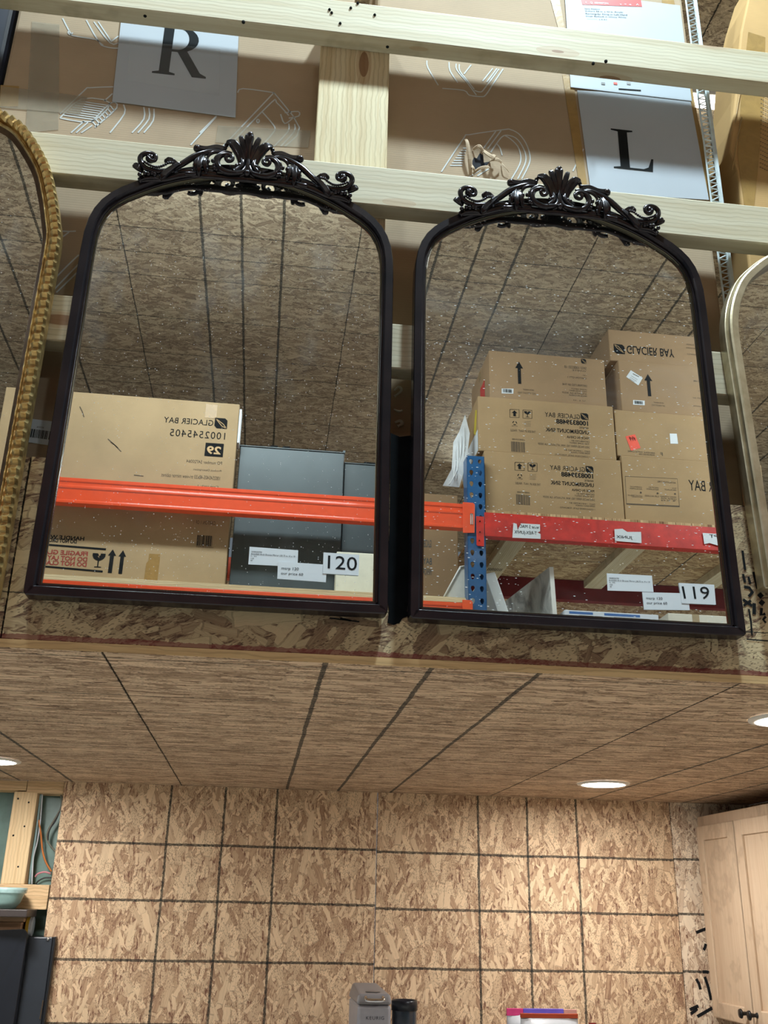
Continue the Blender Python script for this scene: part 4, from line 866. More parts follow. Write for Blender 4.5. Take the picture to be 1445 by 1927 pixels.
def beam(x0, x1, y, z0, z1, mat, lab, back=False, ridges=False):
    s = -1 if not back else 1; d = .042*s
    h = z1-z0; pr = [(0, z0), (0, z0+h*.10), (.004*s, z0+h*.13), (.004*s, z0+h*.55), (0, z0+h*.60), (0, z0+h*.68), (.004*s, z0+h*.72), (.004*s, z0+h*.82), (0, z0+h*.86), (0, z1), (d, z1), (d, z0)] if ridges else [(0, z0), (0, z1), (d, z1), (d, z0+.004), (d, z0)]
    return obj('beam', MB().prism([Vector((x0, y+dy, z)) for dy, z in pr], [Vector((x1, y+dy, z)) for dy, z in pr]), mat, rk, bevel=.0015, label=lab)
zo0, zo1 = vat(840, 989, 3.7).z-.008, vat(840, 947, 3.7).z
ybm = yF+.006
beam(-1.92, ux0+.004, ybm, zo0, zo1, ORG, 'bright orange upper beam', ridges=True)
zl1 = vat(565, 1118, 3.7).z; beam(-1.92, ux0+.004, ybm, zl1-.105, zl1, ORG, 'bright orange lower beam', ridges=True)
zr1 = vat(1097, 977, 3.7).z; zr0 = vat(1097, 1021, 3.7).z
beam(ux1-.004, 3.2, ybm, zr0, zr1, RED, 'worn red shelf beam')
zk1 = vat(1047, 1098, 4.52).z; zk0 = vat(1047, 1124, 4.52).z
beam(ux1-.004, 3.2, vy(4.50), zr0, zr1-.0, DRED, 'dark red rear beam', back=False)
beam(-1.92, ux0, yF-RD+.0, zl1-.105, zl1, ORG, None); beam(-1.92, ux0, yF-RD, zo0, zo1, ORG, None)
# end plates with safety clip and bolts
def plate(pl, mat, y, lab):
    return obj('end_plate', MB().slab([Vector((x, y, z)) for x, z in pl], (0, -.004, 0)), mat, rk, bevel=.0015, label=lab)
a0, b0 = vat(876, 945, 3.69), vat(893, 1004, 3.69); plate([(a0.x-.012, b0.z), (b0.x, b0.z+.003), (b0.x+.003, a0.z-.006), (b0.x-.005, a0.z), (a0.x-.012, a0.z)], ORG, yF+.010, 'orange beam end plate')
c0, d0 = vat(889, 967, 3.69), vat(888, 984, 3.69); obj('safety_clip', MB().box(c0.x-.010, c0.x-.0065, yF+.010, yF+.014, d0.z-.008, c0.z).box(c0.x-.0025, c0.x+.001, yF+.010, yF+.014, d0.z-.008, c0.z).box(c0.x-.010, c0.x+.001, yF+.010, yF+.014, c0.z-.004, c0.z), plain('zinc', lin(190, 196, 190), .3, .6), rk, bevel=.0005)
a0, b0 = vat(896, 971, 3.69), vat(911, 1028, 3.69); plate([(a0.x, b0.z+.004), (a0.x+.005, b0.z), (b0.x, b0.z), (b0.x+.002, a0.z), (a0.x, a0.z)], RED, yF+.010, 'worn red beam end plate')
a0 = vat(884, 1129, 3.69); plate([(a0.x-.03, a0.z-.11), (a0.x+.012, a0.z-.11), (a0.x+.012, a0.z-.008), (a0.x+.005, a0.z), (a0.x-.03, a0.z)], ORG, yF+.010, 'orange beam end plate')
for q in [(903, 1001), (902, 1017), (903, 981)]:
    obj('bolt', MB().ball(vat(q[0], q[1], 3.688), .003, 8, 5), INK, rk)
# decks and joists
dk = lumber('deck_plywood', 'x', (226, 206, 166), (196, 168, 126), knots=False, seed=9)
od = osb('strand_board_shelf', plane='xy', main=5, seed=31, light=(206, 178, 136), mid=(164, 132, 94), fl=(.1, .022), vseams=[yF-.52], ulines=[1.9])
obj('deck', MB().box(-1.9, ux0-.012, yF-RD+.04, ybm-.002, zl1+.0005, zl1+.022), dk, rk, bevel=.001, label='plywood deck on the lower orange beams')
ZD = zr1+.0125
obj('deck', MB().box(ux1+.004, 3.19, yF-RD+.0, ybm-.004, zr1+.0005, ZD), od, rk, bevel=.001, label='strand board deck on the red beams')
jm_ = lumber('joist_lumber', 'y', (222, 208, 176), (196, 174, 134), knots=False, seed=3)
j1, j2 = vat(988, 1022, 3.76).x, vat(1222, 1036, 3.76).x
for k in range(5):
    x = j1+(j2-j1)*k; obj('joist', MB().box(x-.045, x+.045, yF-RD+.002, yF-.036, zr1-.0385, zr1-.0002), jm_, rk, bevel=.002)
st_ = MB(); p0 = vat(940, 1074, 4.35)
for k in range(9): st_.box(j1-.036+k*.008, j1-.033+k*.008, yF-.62, yF-.58, zr1-.0392, zr1-.0388)
obj('lumber_stamp', st_, INK, rk)['kind'] = 'stuff'
# torn white shelf tickets on the red beam
def bticket(q, texts, lab):
    o = obj('shelf_ticket', MB().slab([vat(x, y, 3.690) for x, y in q], (0, .0006, 0)), PAPER, rk, label=lab)
    for s, r in texts: rtxt(s, *r, 3.6885, INK, o)
def rtxt(s, pl, pr, pt, pb, Yv, mat, parent, flip=False, spacing=1.0, bold=0.0, line=1.0):
    """lettering on a face looking at the mirrors; pl..pr, pt..pb is where the photo shows it reflected"""
    cx, cy = (pl+pr)/2, (pt+pb)/2
    return txt(s, vat(pl, cy, Yv).x, vat(pr, cy, Yv).x, vat(cx, pb, Yv).z, vat(cx, pt, Yv).z, vy(Yv), 1, mat, parent, flip=flip, spacing=spacing, bold=bold, line=line)
bticket([(966, 984), (972, 986), (974, 998), (980, 985), (1016, 987), (1016, 1000), (1011, 1002), (1017, 1005), (1017, 1014), (964, 1012)], [('wine 5 MAC', (978, 1014, 988, 994)), ('T-REX-JUNIX', (968, 1010, 999, 1007))], 'torn white ticket')
bticket([(1156, 996), (1171, 995), (1180, 1001), (1206, 1001), (1207, 1022), (1157, 1018)], [('JUNIX', (1160, 1190, 1008, 1015))], 'torn white ticket')
bticket([(1322, 1003), (1352, 1005), (1355, 1028), (1335, 1022), (1325, 1024)], [('PT', (1335, 1350, 1006, 1012))], 'torn white ticket')

# cartons -----------------------------------------------------------------
KB = cardboard('rack_carton_board', (178, 150, 112)); KB2 = cardboard('rack_carton_board_grey', (166, 138, 106)); FLAP = tape_mat('clear_carton_tape', lin(196, 170, 128), .6)
def carton(name, lab, pxl, pxr, pyt, z0, Yv, depth, mat=KB, pmid=None, seam=True, group=None, x0=None, x1=None):
    pm_ = pmid or pyt+40
    xa = vat(pxl, pm_, Yv).x if x0 is None else x0; xb = vat(pxr, pm_, Yv).x if x1 is None else x1
    zt2 = vat((pxl+pxr)/2, pyt, Yv).z; y1 = vy(Yv); y0 = y1-depth
    t = thing(name, lab, 'carton', ((xa+xb)/2, (y0+y1)/2, z0), group)
    obj('body', MB().box(xa, xb, y0, y1, z0, zt2), mat, t, bevel=.004)
    if seam:
        ym = (y0+y1)/2; obj('tape', MB().box(xa-.0006, xb+.0006, ym-.025, ym+.025, zt2-.05, zt2+.0008), FLAP, t)
    t['top'] = zt2; t['x0'] = xa; t['x1'] = xb; t['y1'] = y1; return t
def logo(parent, pl, pr, pt, pb, Yv, flip=False):
    """square brand emblem: rounded dark tile crossed by two pale curves"""
    cx, cy = (pl+pr)/2, (pt+pb)/2; xa, xb = vat(pl, cy, Yv).x, vat(pr, cy, Yv).x; za, zb_2 = vat(cx, pb, Yv).z, vat(cx, pt, Yv).z; y = vy(Yv)
    w, h = xb-xa, zb_2-za; g_ = (lambda u, v: Vector((xa+u*w, y, za+v*h))) if not flip else (lambda u, v: Vector((xb-u*w, y, zb_2-v*h)))
    tile = [(.0, .22), (.0, 1), (.8, 1), (1, .8), (1, 0), (.2, 0)]
    o = obj('emblem', MB().slab([g_(u, v) for u, v in tile], (0, .0004, 0)), INK, parent)
    m = MB()
    for pts in ([(.95, .06), (.6, .22), (.38, .5), (.08, .9)], [(.95, .06), (.7, .42), (.4, .66), (.08, .9)]): m.ribbon([g_(u, v)+Vector((0, .0009, 0)) for u, v in pts], .07*w, (0, 1, 0))
    obj('emblem_curve', m, KB, o)['kind'] = 'stuff'
def arrow(parent, pl, pr, pt, pb, Yv, mat=INK, nme='arrow_print', head=.3, sw=.2):
    cx, cy = (pl+pr)/2, (pt+pb)/2; xa, xb = vat(pl, cy, Yv).x, vat(pr, cy, Yv).x; za, zb_2 = vat(cx, pb, Yv).z, vat(cx, pt, Yv).z; y = vy(Yv); w, h = xb-xa, zb_2-za
    return obj(nme, MB().slab([Vector((xa+u*w, y, za+v*h)) for u, v in [(.5-sw, 0), (.5+sw, 0), (.5+sw, 1-head), (1, 1-head), (.5, 1), (0, 1-head), (.5-sw, 1-head)]], (0, .0004, 0)), mat, parent)
def rpoly(parent, q, Yv, mat, nme, lab=None): return obj(nme, MB().slab([vat(x, y, Yv) for x, y in q], (0, .0004, 0)), mat, parent, label=lab)
def bars(parent, pl, pr, pt, pb, Yv, sd, mat=INK):
    rn = random.Random(sd); cx, cy = (pl+pr)/2, (pt+pb)/2; xa, xb = vat(pl, cy, Yv).x, vat(pr, cy, Yv).x; za, zb_2 = vat(cx, pb, Yv).z, vat(cx, pt, Yv).z; y = vy(Yv); m = MB(); x = xa; u = (xb-xa)/52
    while x < xb-u*2:
        w = rn.choice([1, 1, 2, 3])*u; m.add([(x, y, za), (x+w, y, za), (x+w, y, zb_2), (x, y, zb_2)], [(0, 1, 2, 3)]); x += w+rn.choice([1, 1, 2])*u
    obj('barcode', m, mat, parent)['kind'] = 'stuff'
def glass_icon(parent, pl, pr, pt, pb, Yv, mat=INK):
    cx, cy = (pl+pr)/2, (pt+pb)/2; xa, xb = vat(pl, cy, Yv).x, vat(pr, cy, Yv).x; za, zb_2 = vat(cx, pb, Yv).z, vat(cx, pt, Yv).z; y = vy(Yv); w, h = xb-xa, zb_2-za
    bowl_ = [(0, 1), (.40, 1), (.50, .86), (.40, .78), (.56, .66), (.50, .80), (.62, .88), (.62, 1), (1, 1), (1, .80), (.88, .62), (.66, .50), (.55, .48), (.54, .07), (.78, .05), (.78, 0), (.24, 0), (.24, .05), (.46, .07), (.45, .48), (.30, .52), (.10, .64), (0, .82)]
    return obj('fragile_icon', MB().slab([Vector((xa+u*w, y, za+v*h)) for u, v in bowl_], (0, .0004, 0)), mat, parent)
def frame_icon(parent, pl, pr, pt, pb, Yv, mat=INK):
    q = [(pl, pt), (pr, pt+.5), (pr, pb+.5), (pl, pb), (pl, pt)]; m = MB(); m.ribbon([vat(x, y, Yv) for x, y in q], .0022, (0, 1, 0)); return obj('icon_frame', m, mat, parent)

# right bay: two stacks of sink cartons on the red shelf
A1 = carton('sink_carton', 'lowest sink carton of the left stack, standing on the red shelf beam', 912, 1171, 857, ZD+.0005, 3.742, .42, group='sink cartons on the red shelf', pmid=912)
A2 = carton('sink_carton', 'middle sink carton of the left stack, resting on the lowest one', 900, 1156, 755, A1['top']+.0005, 3.750, .42, group='sink cartons on the red shelf', pmid=805)
A3 = carton('sink_carton', 'topmost carton of the left stack, with a single dark arrow', 921, 1139, 668, A2['top']+.0005, 3.765, .38, KB2, group='sink cartons on the red shelf', pmid=712)
bx0 = A1['x1']+.004
B1 = carton('sink_carton', 'lowest carton of the right stack, with a ruled information panel', 1175, 1420, 866, ZD+.0005, 3.744, .42, group='sink cartons on the red shelf', x0=bx0, x1=bx0+.64)
B2 = carton('sink_carton', 'second carton of the right stack, with orange and white stickers', 1161, 1420, 781, B1['top']+.0005, 3.752, .42, group='sink cartons on the red shelf', x0=A2['x1']+.006, x1=A2['x1']+.62)
B3 = carton('sink_carton', 'third carton of the right stack, with a tilted white label beside its arrow', 1166, 1420, 688, B2['top']+.0005, 3.760, .40, KB2, group='sink cartons on the red shelf', x0=vat(1167, 735, 3.76).x, x1=vat(1167, 735, 3.76).x+.56)
B4 = carton('sink_carton', 'topmost carton of the right stack, its brand name upside down', 1144, 1420, 601, B3['top']+.0005, 3.770, .44, KB2, group='sink cartons on the red shelf', x0=vat(1145, 640, 3.77).x, x1=vat(1145, 640, 3.77).x+.60)
s4 = 300/1445.
def sink_print(t, Yv, dx, dy):
    Y_ = Yv-.0006; X_ = lambda x: 890+x*s4+dx; Z_ = lambda y: 840+y*s4+dy
    logo(t, X_(1022), X_(1090), Z_(180), Z_(238), Y_)
    rtxt('GLACIER BAY', X_(698), X_(1014), Z_(180), Z_(222), Y_, INK, t, spacing=1.05)
    rtxt('1008339488', X_(800), X_(1088), Z_(240), Z_(284), Y_, INK, t, bold=.03)
    rtxt('WHITE', X_(1010), X_(1094), Z_(304), Z_(322), Y_, INK, t)
    rtxt('UNDERMOUNT SINK', X_(704), X_(1094), Z_(322), Z_(358), Y_, INK, t, bold=.015)
    rtxt('MADE IN CHINA', X_(896), X_(1098), Z_(388), Z_(412), Y_, INK, t)
    rtxt('DISTRIBUTED BY', X_(936), X_(1100), Z_(425), Z_(440), Y_, INKF, t); rtxt('THE HOME DEPOT', X_(920), X_(1100), Z_(445), Z_(460), Y_, INKF, t)
    rtxt('2455 PACES FERRY RD. NW, ATLANTA, GA 30339', X_(636), X_(1102), Z_(462), Z_(484), Y_, INKF, t)
    rtxt('DIST. / IMPORTED BY', X_(870), X_(1104), Z_(512), Z_(526), Y_, INKF, t); rtxt('HOME DEPOT CANADA', X_(930), X_(1104), Z_(532), Z_(546), Y_, INKF, t); rtxt('1 CONCORDE GATE, TORONTO', X_(790), X_(1104), Z_(556), Z_(572), Y_, INKF, t)
    for (q, kind) in (((380, 464, 144, 216), 'up'), ((498, 580, 150, 224), 'glass')):
        frame_icon(t, X_(q[0]), X_(q[1]), Z_(q[2]), Z_(q[3]), Y_)
        if kind == 'up': arrow(t, X_(q[0]+16), X_(q[1]-16), Z_(q[2]+10), Z_(q[3]-10), Y_, INK, head=.45, sw=.22)
        else: glass_icon(t, X_(q[0]+12), X_(q[1]-12), Z_(q[2]+12), Z_(q[3]-10), Y_)
    m = MB()
    for k in range(3):
        a_ = R(90+120*k); c_ = vat(X_(424), Z_(268), Y_); r_ = .0085
        pts = [c_+Vector((r_*math.cos(a_+R(d_)), 0, r_*math.sin(a_+R(d_)))) for d_ in (20, 45, 70, 95)]; m.ribbon(pts, .0036, (0, 1, 0))
    obj('recycling_icon', m, INK, t)['kind'] = 'stuff'
    m = MB()
    for k in range(4): m.ribbon([vat(X_(512), Z_(256+k*14), Y_), vat(X_(570), Z_(256+k*14), Y_)], .0016, (0, 1, 0))
    obj('printed_lines', m, INKG, t)['kind'] = 'stuff'
    rtxt('RECYCLE', X_(398), X_(448), Z_(290), Z_(300), Y_, INKF, t)
    rtxt('THIS SIDE UP / HAUT   FRAGILE', X_(384), X_(612), Z_(330), Z_(350), Y_, INKF, t)
    rtxt('1008339488', X_(400), X_(512), Z_(410), Z_(424), Y_, INKF, t); bars(t, X_(392), X_(520), Z_(438), Z_(530), Y_, 11, INKF)
sink_print(A1, 3.742, 0, 0); sink_print(A2, 3.750, -9.5, -99.5)
def arrow_print(t, Yv, X_, Z_, kx):
    pass
s8 = 290/1445.; X_ = lambda x: 890+x*s8; Z_ = lambda y: 640+y*s8; Y_ = 3.7643
arrow(A3, X_(398), X_(470), Z_(202), Z_(410), Y_); logo(A3, X_(1014), X_(1060), Z_(178), Z_(220), Y_)
for s, l, r, tp_, bt in [('SKU 1008333 18', 858, 1062, 244, 270), ('WHITE', 930, 1062, 280, 294), ('1 SET', 1030, 1062, 326, 338), ('CARTON QTY 1', 888, 1064, 344, 364), ('DISTRIBUTED BY THE', 838, 1066, 412, 430), ('HOME DEPOT', 920, 1066, 454, 466), ('2455 PACES FERRY', 900, 1066, 472, 484), ('ATLANTA GA 30339', 836, 1066, 490, 506), ('MADE IN CHINA', 900, 1066, 514, 528), ('V1.0', 940, 1060, 562, 572)]: rtxt(s, X_(l), X_(r), Z_(tp_), Z_(bt), Y_, INKF, A3)
wl = rpoly(A3, [(X_(268), Z_(454)), (X_(380), Z_(456)), (X_(378), Z_(503)), (X_(268), Z_(500))], Y_, PAPER, 'barcode_label', 'white barcode label'); bars(wl, X_(282), X_(368), Z_(460), Z_(492), Y_-.0008, 5)
rtxt('GROSS WEIGHT', X_(470), X_(572), Z_(460), Z_(474), Y_, INKF, A3); rtxt('NET WEIGHT 9 KG', X_(420), X_(585), Z_(486), Z_(506), Y_, INKG, A3)
# right stack prints
s9 = 240/1445.; X_ = lambda x: 1120+x*s9; Z_ = lambda y: 590+y*s9
logo(B4, X_(212), X_(332), Z_(350), Z_(456), 3.7693, flip=True); rtxt('GLACIER BAY', X_(358), X_(890), Z_(384), Z_(476), 3.7693, INK, B4, flip=True, bold=.01)
for s, l, r, tp_, bt in [('1008339', 1000, 1130, 232, 252), ('WHITE', 1030, 1120, 345, 360), ('MADE IN CHINA', 1030, 1150, 385, 400), ('ATLANTA', 1040, 1150, 455, 470)]: rtxt(s, X_(l), X_(r), Z_(tp_), Z_(bt), 3.7693, INKF, B4, flip=True)
arrow(B3, X_(562), X_(650), Z_(688), Z_(936), 3.7593)
lb_ = rpoly(B3, [(X_(402), Z_(642)), (X_(538), Z_(730)), (X_(488), Z_(815)), (X_(350), Z_(718))], 3.7593, PAPER, 'paper_label', 'tilted white label')
m = MB()
for k, (a_, b_) in enumerate([((425, 680), (495, 718)), ((405, 705), (480, 750)), ((395, 722), (468, 768)), ((385, 735), (445, 775))]): m.ribbon([vat(X_(a_[0]), Z_(a_[1]), 3.7585), vat(X_(b_[0]), Z_(b_[1]), 3.7585)], .0035 if k == 0 else .0014, (0, 1, 0))
obj('printed_lines', m, INKF, lb_)['kind'] = 'stuff'
wl = rpoly(B3, [(X_(428), Z_(980)), (X_(560), Z_(988)), (X_(560), Z_(1040)), (X_(428), Z_(1032))], 3.7593, PAPER, 'barcode_label', 'white barcode label'); bars(wl, X_(446), X_(540), Z_(992), Z_(1026), 3.7585, 8)
rtxt('GROSS WEIGHT', X_(664), X_(776), Z_(1004), Z_(1018), 3.7593, INKF, B3); rtxt('NET WEIGHT 9 KG', X_(640), X_(790), Z_(1032), Z_(1050), 3.7593, INKG, B3)
for s, l, r, tp_, bt in [('SKU 1008', 1115, 1205, 758, 776), ('QTY', 1165, 1220, 875, 888), ('DIST. BY', 1105, 1215, 952, 966), ('ATLANTA', 1110, 1240, 1045, 1058), ('GA', 1185, 1250, 1078, 1090)]: rtxt(s, X_(l), X_(r), Z_(tp_), Z_(bt), 3.7593, INKF, B3)
sA = 260/1445.; X_ = lambda x: 1120+x*sA; Z_ = lambda y: 800+y*sA
o_ = rpoly(B2, [(X_(316), Z_(118)), (X_(415), Z_(96)), (X_(474), Z_(238)), (X_(374), Z_(268))], 3.7513, plain('fluorescent_sticker', lin(240, 78, 48), .5), 'sticker', 'orange sticker')
m = MB()
for k in range(6): m.ribbon([vat(X_(356+k*11), Z_(118+(k % 3)*6), 3.7505), vat(X_(362+k*11), Z_(150+(k % 2)*14), 3.7505)], .0025, (0, 1, 0))
obj('handwriting', m, INK, o_)['kind'] = 'stuff'
o_ = rpoly(B2, [(X_(778), Z_(88)), (X_(852), Z_(90)), (X_(866), Z_(196)), (X_(786), Z_(194))], 3.7513, PAPER, 'sticker', 'small white sticker')
for s, l, r, tp_, bt in [('HANDLE WITH CARE', 340, 620, 274, 290), ('MANIPULER AVEC SOIN', 460, 620, 300, 316), ('F', 680, 705, 286, 320)]: rtxt(s, X_(l), X_(r), Z_(tp_), Z_(bt), 3.7513, INKF, B2)
m = MB(); m.ribbon([vat(X_(x), Z_(y), 3.7434) for x, y in [(312, 535), (858, 560), (880, 848)]], .0016, (0, 1, 0)); m.ribbon([vat(X_(x), Z_(y), 3.7434) for x, y in [(312, 535), (326, 824)]], .0016, (0, 1, 0)); m.ribbon([vat(X_(x), Z_(y), 3.7434) for x, y in [(326, 824), (882, 850)]], .006, (0, 1, 0))
obj('ruled_panel', m, INKF, B1)['kind'] = 'stuff'
for s, l, r, tp_, bt in [('INSTALLATION TYPES', 650, 840, 588, 606), ('UNDERMOUNT', 362, 488, 640, 652), ('INSTALLATION', 362, 488, 658, 672), ('DROP-IN', 560, 660, 646, 658), ('INSTALLATION', 538, 660, 664, 678), ('DUAL', 800, 845, 654, 664), ('MOUNT', 724, 845, 670, 686), ('CUT OUT TEMPLATE', 342, 490, 730, 744), ('INCLUDED', 380, 490, 746, 756), ('CLIPS INCLUDED', 518, 666, 734, 750), ('WHITE VITREOUS', 682, 848, 742, 756), ('CHINA SINK', 684, 848, 762, 776), ('9 KG', 690, 840, 782, 796)]: rtxt(s, X_(l), X_(r), Z_(tp_), Z_(bt), 3.7434, INKF, B1)
for x, y in ((476, 706), (652, 714), (834, 720)): p = vat(X_(x), Z_(y), 3.7434); obj('bullet', MB().slab([p+Vector((.0045*math.cos(R(45*k)), 0, .0045*math.sin(R(45*k)))) for k in range(8)], (0, .0003, 0)), INKF, B1)
rtxt('GLACIER BAY', X_(980), X_(1250)+56, Z_(592), Z_(668)+6, 3.7434, INK, B1)

# crumpled white wrap hanging off the left stack
wp = MB(); q = [(864, 812), (853, 832), (850, 882), (833, 914), (864, 917), (870, 898), (872, 915), (877, 921), (879, 860), (884, 815), (875, 780)]
pts = [vat(x, y, 3.80+.012*math.sin(i*2.1)) for i, (x, y) in enumerate(q)]; wp.slab(pts, (0, -.002, 0))
wr_ = thing('plastic_wrap', 'crumpled white plastic wrap hanging beside the left stack of cartons', 'wrap', (pts[6].x, vy(3.8), pts[4].z))
obj('sheet', wp, plain('white_plastic', lin(214, 220, 224), .3, var=.1, scale=18, bump=.8), wr_)
cr2 = MB()
for (a_, b_) in [((862, 830), (858, 905)), ((868, 820), (862, 880)), ((856, 850), (853, 900)), ((873, 800), (870, 880)), ((866, 870), (845, 912))]: cr2.tube(smooth_path([vat(a_[0], a_[1], 3.792), vat((a_[0]+b_[0])/2+2, (a_[1]+b_[1])/2, 3.788), vat(b_[0], b_[1], 3.792)], 4), [.001, .003, .001], 5, .5)
obj('crease', cr2, plain('white_plastic_fold', lin(224, 228, 230), .3, var=.05), wr_, smooth=True)['kind'] = 'stuff'
xs_ = A2['x0']-.0008
obj('shipping_label', MB().slab([Vector((xs_, vy(3.77), A2['top']-.06)), Vector((xs_, vy(3.80), A2['top']-.045)), Vector((xs_, vy(3.84), A2['top']-.14)), Vector((xs_, vy(3.80), A2['top']-.17))], (-.0006, 0, 0)), plain('yellow_label', lin(206, 188, 70), .5), A2, label='yellow label on the carton side')
obj('shipping_label', MB().box(xs_-.0004, xs_, vy(4.1), vy(3.76), A2['top']-.26, A2['top']-.16), PAPER, A2, label='white label on the carton side')
obj('sticker', MB().box(A3['x0']-.0014, A3['x0']-.0006, vy(3.95), vy(3.86), A3['top']-.2, A3['top']-.1), plain('red_label', lin(196, 60, 56), .5), A3, label='red sticker on the carton side')

# left bay: the big mirror cabinet carton, dark steel backs, carton by the post
zb0 = zl1+.0225
xr_ = vat(437, 930, 3.80).x
M1 = carton('cabinet_carton', 'large tan carton with fragile glass markings, behind the orange beam', 135, 437, 748, zb0, 3.80, .14, cardboard('tan_carton', (182, 158, 122)), x0=-1.16, x1=xr_, seam=False)
Y_ = 3.7992; sB = 240/1445.; X_ = lambda x: 230+x*sB; Z_ = lambda y: 750+y*sB
logo(M1, X_(1046), X_(1190), Z_(222), Z_(340), Y_); rtxt('GLACIER BAY', X_(470), X_(1034), Z_(225), Z_(290), Y_, INK, M1, spacing=1.05, bold=.005); rtxt('1002545405', X_(540), X_(1168), Z_(365), Z_(445), Y_, INK, M1, spacing=1.15)
nb = rpoly(M1, [(X_(946), Z_(500)), (X_(1152), Z_(514)), (X_(1138), Z_(664)), (X_(930), Z_(650))], Y_, INK, 'number_block', 'black block with a pale number'); rtxt('29', X_(958), X_(1118), Z_(540), Z_(632), Y_-.0008, plain('pale_print', lin(196, 166, 124), .8), nb, bold=.03)
for s, l, r, tp_, bt in [('PO number 54720064', 726, 1132, 702, 738), ('Product Description:', 800, 1122, 800, 828), ('1002545405-48x33 tri-view mirror cabinet', 440, 1110, 862, 904), ('Case pack: 1', 855, 1090, 982, 1012)]: rtxt(s, X_(l), X_(r), Z_(tp_), Z_(bt), Y_, INKF, M1)
sC = 400/1445.; X_ = lambda x: 60+x*sC; Z_ = lambda y: 960+y*sC
rtxt('CARTON 1 OF 1', X_(1100), X_(1248), Z_(72), Z_(98), Y_, INKF, M1)
bars(M1, X_(1120), X_(1232), Z_(172), Z_(244), Y_, 21); rtxt('1002545405', X_(1116), X_(1232), Z_(246), Z_(256), Y_, INKF, M1)
rtxt('HANDLE WITH CARE', X_(358)-118, X_(358), Z_(168), Z_(196), Y_, INK, M1, bold=.03)
rtxt('DO NOT DROP', X_(98), X_(306), Z_(194), Z_(222), Y_, INK, M1, bold=.03)
for s, w_, tp_, bt in [('FRAGILE GLASS', 96, 272, 304), ('DO NOT LAY FLAT', 107, 309, 341), ('DO NOT CLAMP', 92, 345, 377)]: rtxt(s, X_(382-(tp_-272)*.12)-w_, X_(382-(tp_-272)*.12), Z_(tp_), Z_(bt), Y_, INKR, M1, bold=.03)
for (a_, b_, c_, d_) in [((-80, 214), (505, 260), (502, 273), (-80, 226)), ((-80, 362), (482, 411), (480, 424), (-80, 374))]: rpoly(M1, [(X_(x), Z_(y)) for x, y in (a_, b_, c_, d_)], Y_, INK, 'printed_bar')
glass_icon(M1, X_(408), X_(496), Z_(294), Z_(390), Y_)
for l, r, tp_, bt in ((512, 568, 266, 428), (584, 636, 272, 434)): arrow(M1, X_(l), X_(r), Z_(tp_), Z_(bt), Y_, head=.27, sw=.24)
rpoly(M1, [(X_(798), Z_(296)), (X_(872), Z_(300)), (X_(868), Z_(352)), (X_(850), Z_(500)), (X_(758), Z_(496)), (X_(778), Z_(360)), (X_(792), Z_(345))], Y_, TAPEB, 'tape', 'torn piece of tan tape')
rpoly(M1, [(388, 760), (410, 762), (407, 788), (385, 786)], Y_, TAPEB, 'tape', 'tan tape at the top edge')
sm3 = MB()
for (a_, b_) in [((150, 765), (158, 785)), ((203, 826), (228, 850)), ((208, 832), (222, 843)), ((252, 894), (270, 896))]: sm3.ribbon([vat(a_[0], a_[1], Y_), vat((a_[0]+b_[0])/2+1, (a_[1]+b_[1])/2, Y_), vat(b_[0], b_[1], Y_)], .004, (0, 1, 0))
obj('scuff', sm3, INKF, M1)['kind'] = 'stuff'
obj('foam_edge', MB().box(xr_+.0008, xr_+.011, vy(3.87), vy(3.805), vat(448, 838, 3.83).z, vat(455, 775, 3.83).z), PAPER, M1, bevel=.002, label='white foam strip at the carton edge')
STL = plain('slate_steel', lin(74, 84, 88), .42, .25, var=.07, scale=12)
def panel_back(name, lab, xa, xb, ztop, Yv, clips):
    t = thing(name, lab, 'cabinet', ((xa+xb)/2, vy(Yv)-.06, zb0), 'slate steel mirror cabinets')
    y1 = vy(Yv); obj('body', MB().box(xa, xb, y1-.12, y1, zb0, ztop), STL, t, bevel=.003)
    obj('top_flange', MB().box(xa-.002, xb+.004, y1-.10, y1+.004, ztop, ztop+.005), STL, t, bevel=.001)
    for c in clips: obj('hinge_clip', MB().box(c-.016, c+.016, y1-.05, y1+.002, ztop+.0045, ztop+.014), INK, t, bevel=.002)
    obj('corner_tab', MB().box(xb-.006, xb+.004, y1-.04, y1+.004, ztop+.0045, ztop+.012), STL, t)
    return t
Yp = 3.86; p1a, p1b = xr_+.014, vat(646, 900, Yp).x
panel_back('steel_cabinet', 'slate grey steel cabinet back beside the large tan carton', p1a, p1b, vat(545, 846, Yp).z, Yp, [vat(516, 838, Yp).x, vat(539, 840, Yp).x])
Yp2 = 3.90; panel_back('steel_cabinet', 'lower slate grey steel cabinet at the right mirror edge', p1b+.006, .47, vat(690, 875, Yp2).z, Yp2, [vat(692, 868, Yp2).x, vat(702, 869, Yp2).x])
W1 = carton('white_carton', 'cream white carton low on the orange shelf, in front of the steel cabinets', 632, 720, 1040, zb0, 3.765, .07, plain('white_board', lin(226, 226, 208), .6, var=.05), pmid=1075, seam=False, x1=.52)
G1 = carton('kraft_carton', 'plain kraft carton standing left of the blue post', 795, 858, 930, zb0, 4.05, .3, KB2, x0=.50, x1=vat(862, 1020, 4.05).x, seam=False)
for s, tp_, bt in [('GLACIER', 1016, 1030), ('BAY', 1050, 1062), ('MIRROR', 1070, 1082)]: rtxt(s, 796, 812, tp_, bt, 4.0492, plain('blue_ink', lin(70, 84, 92), .8), G1)
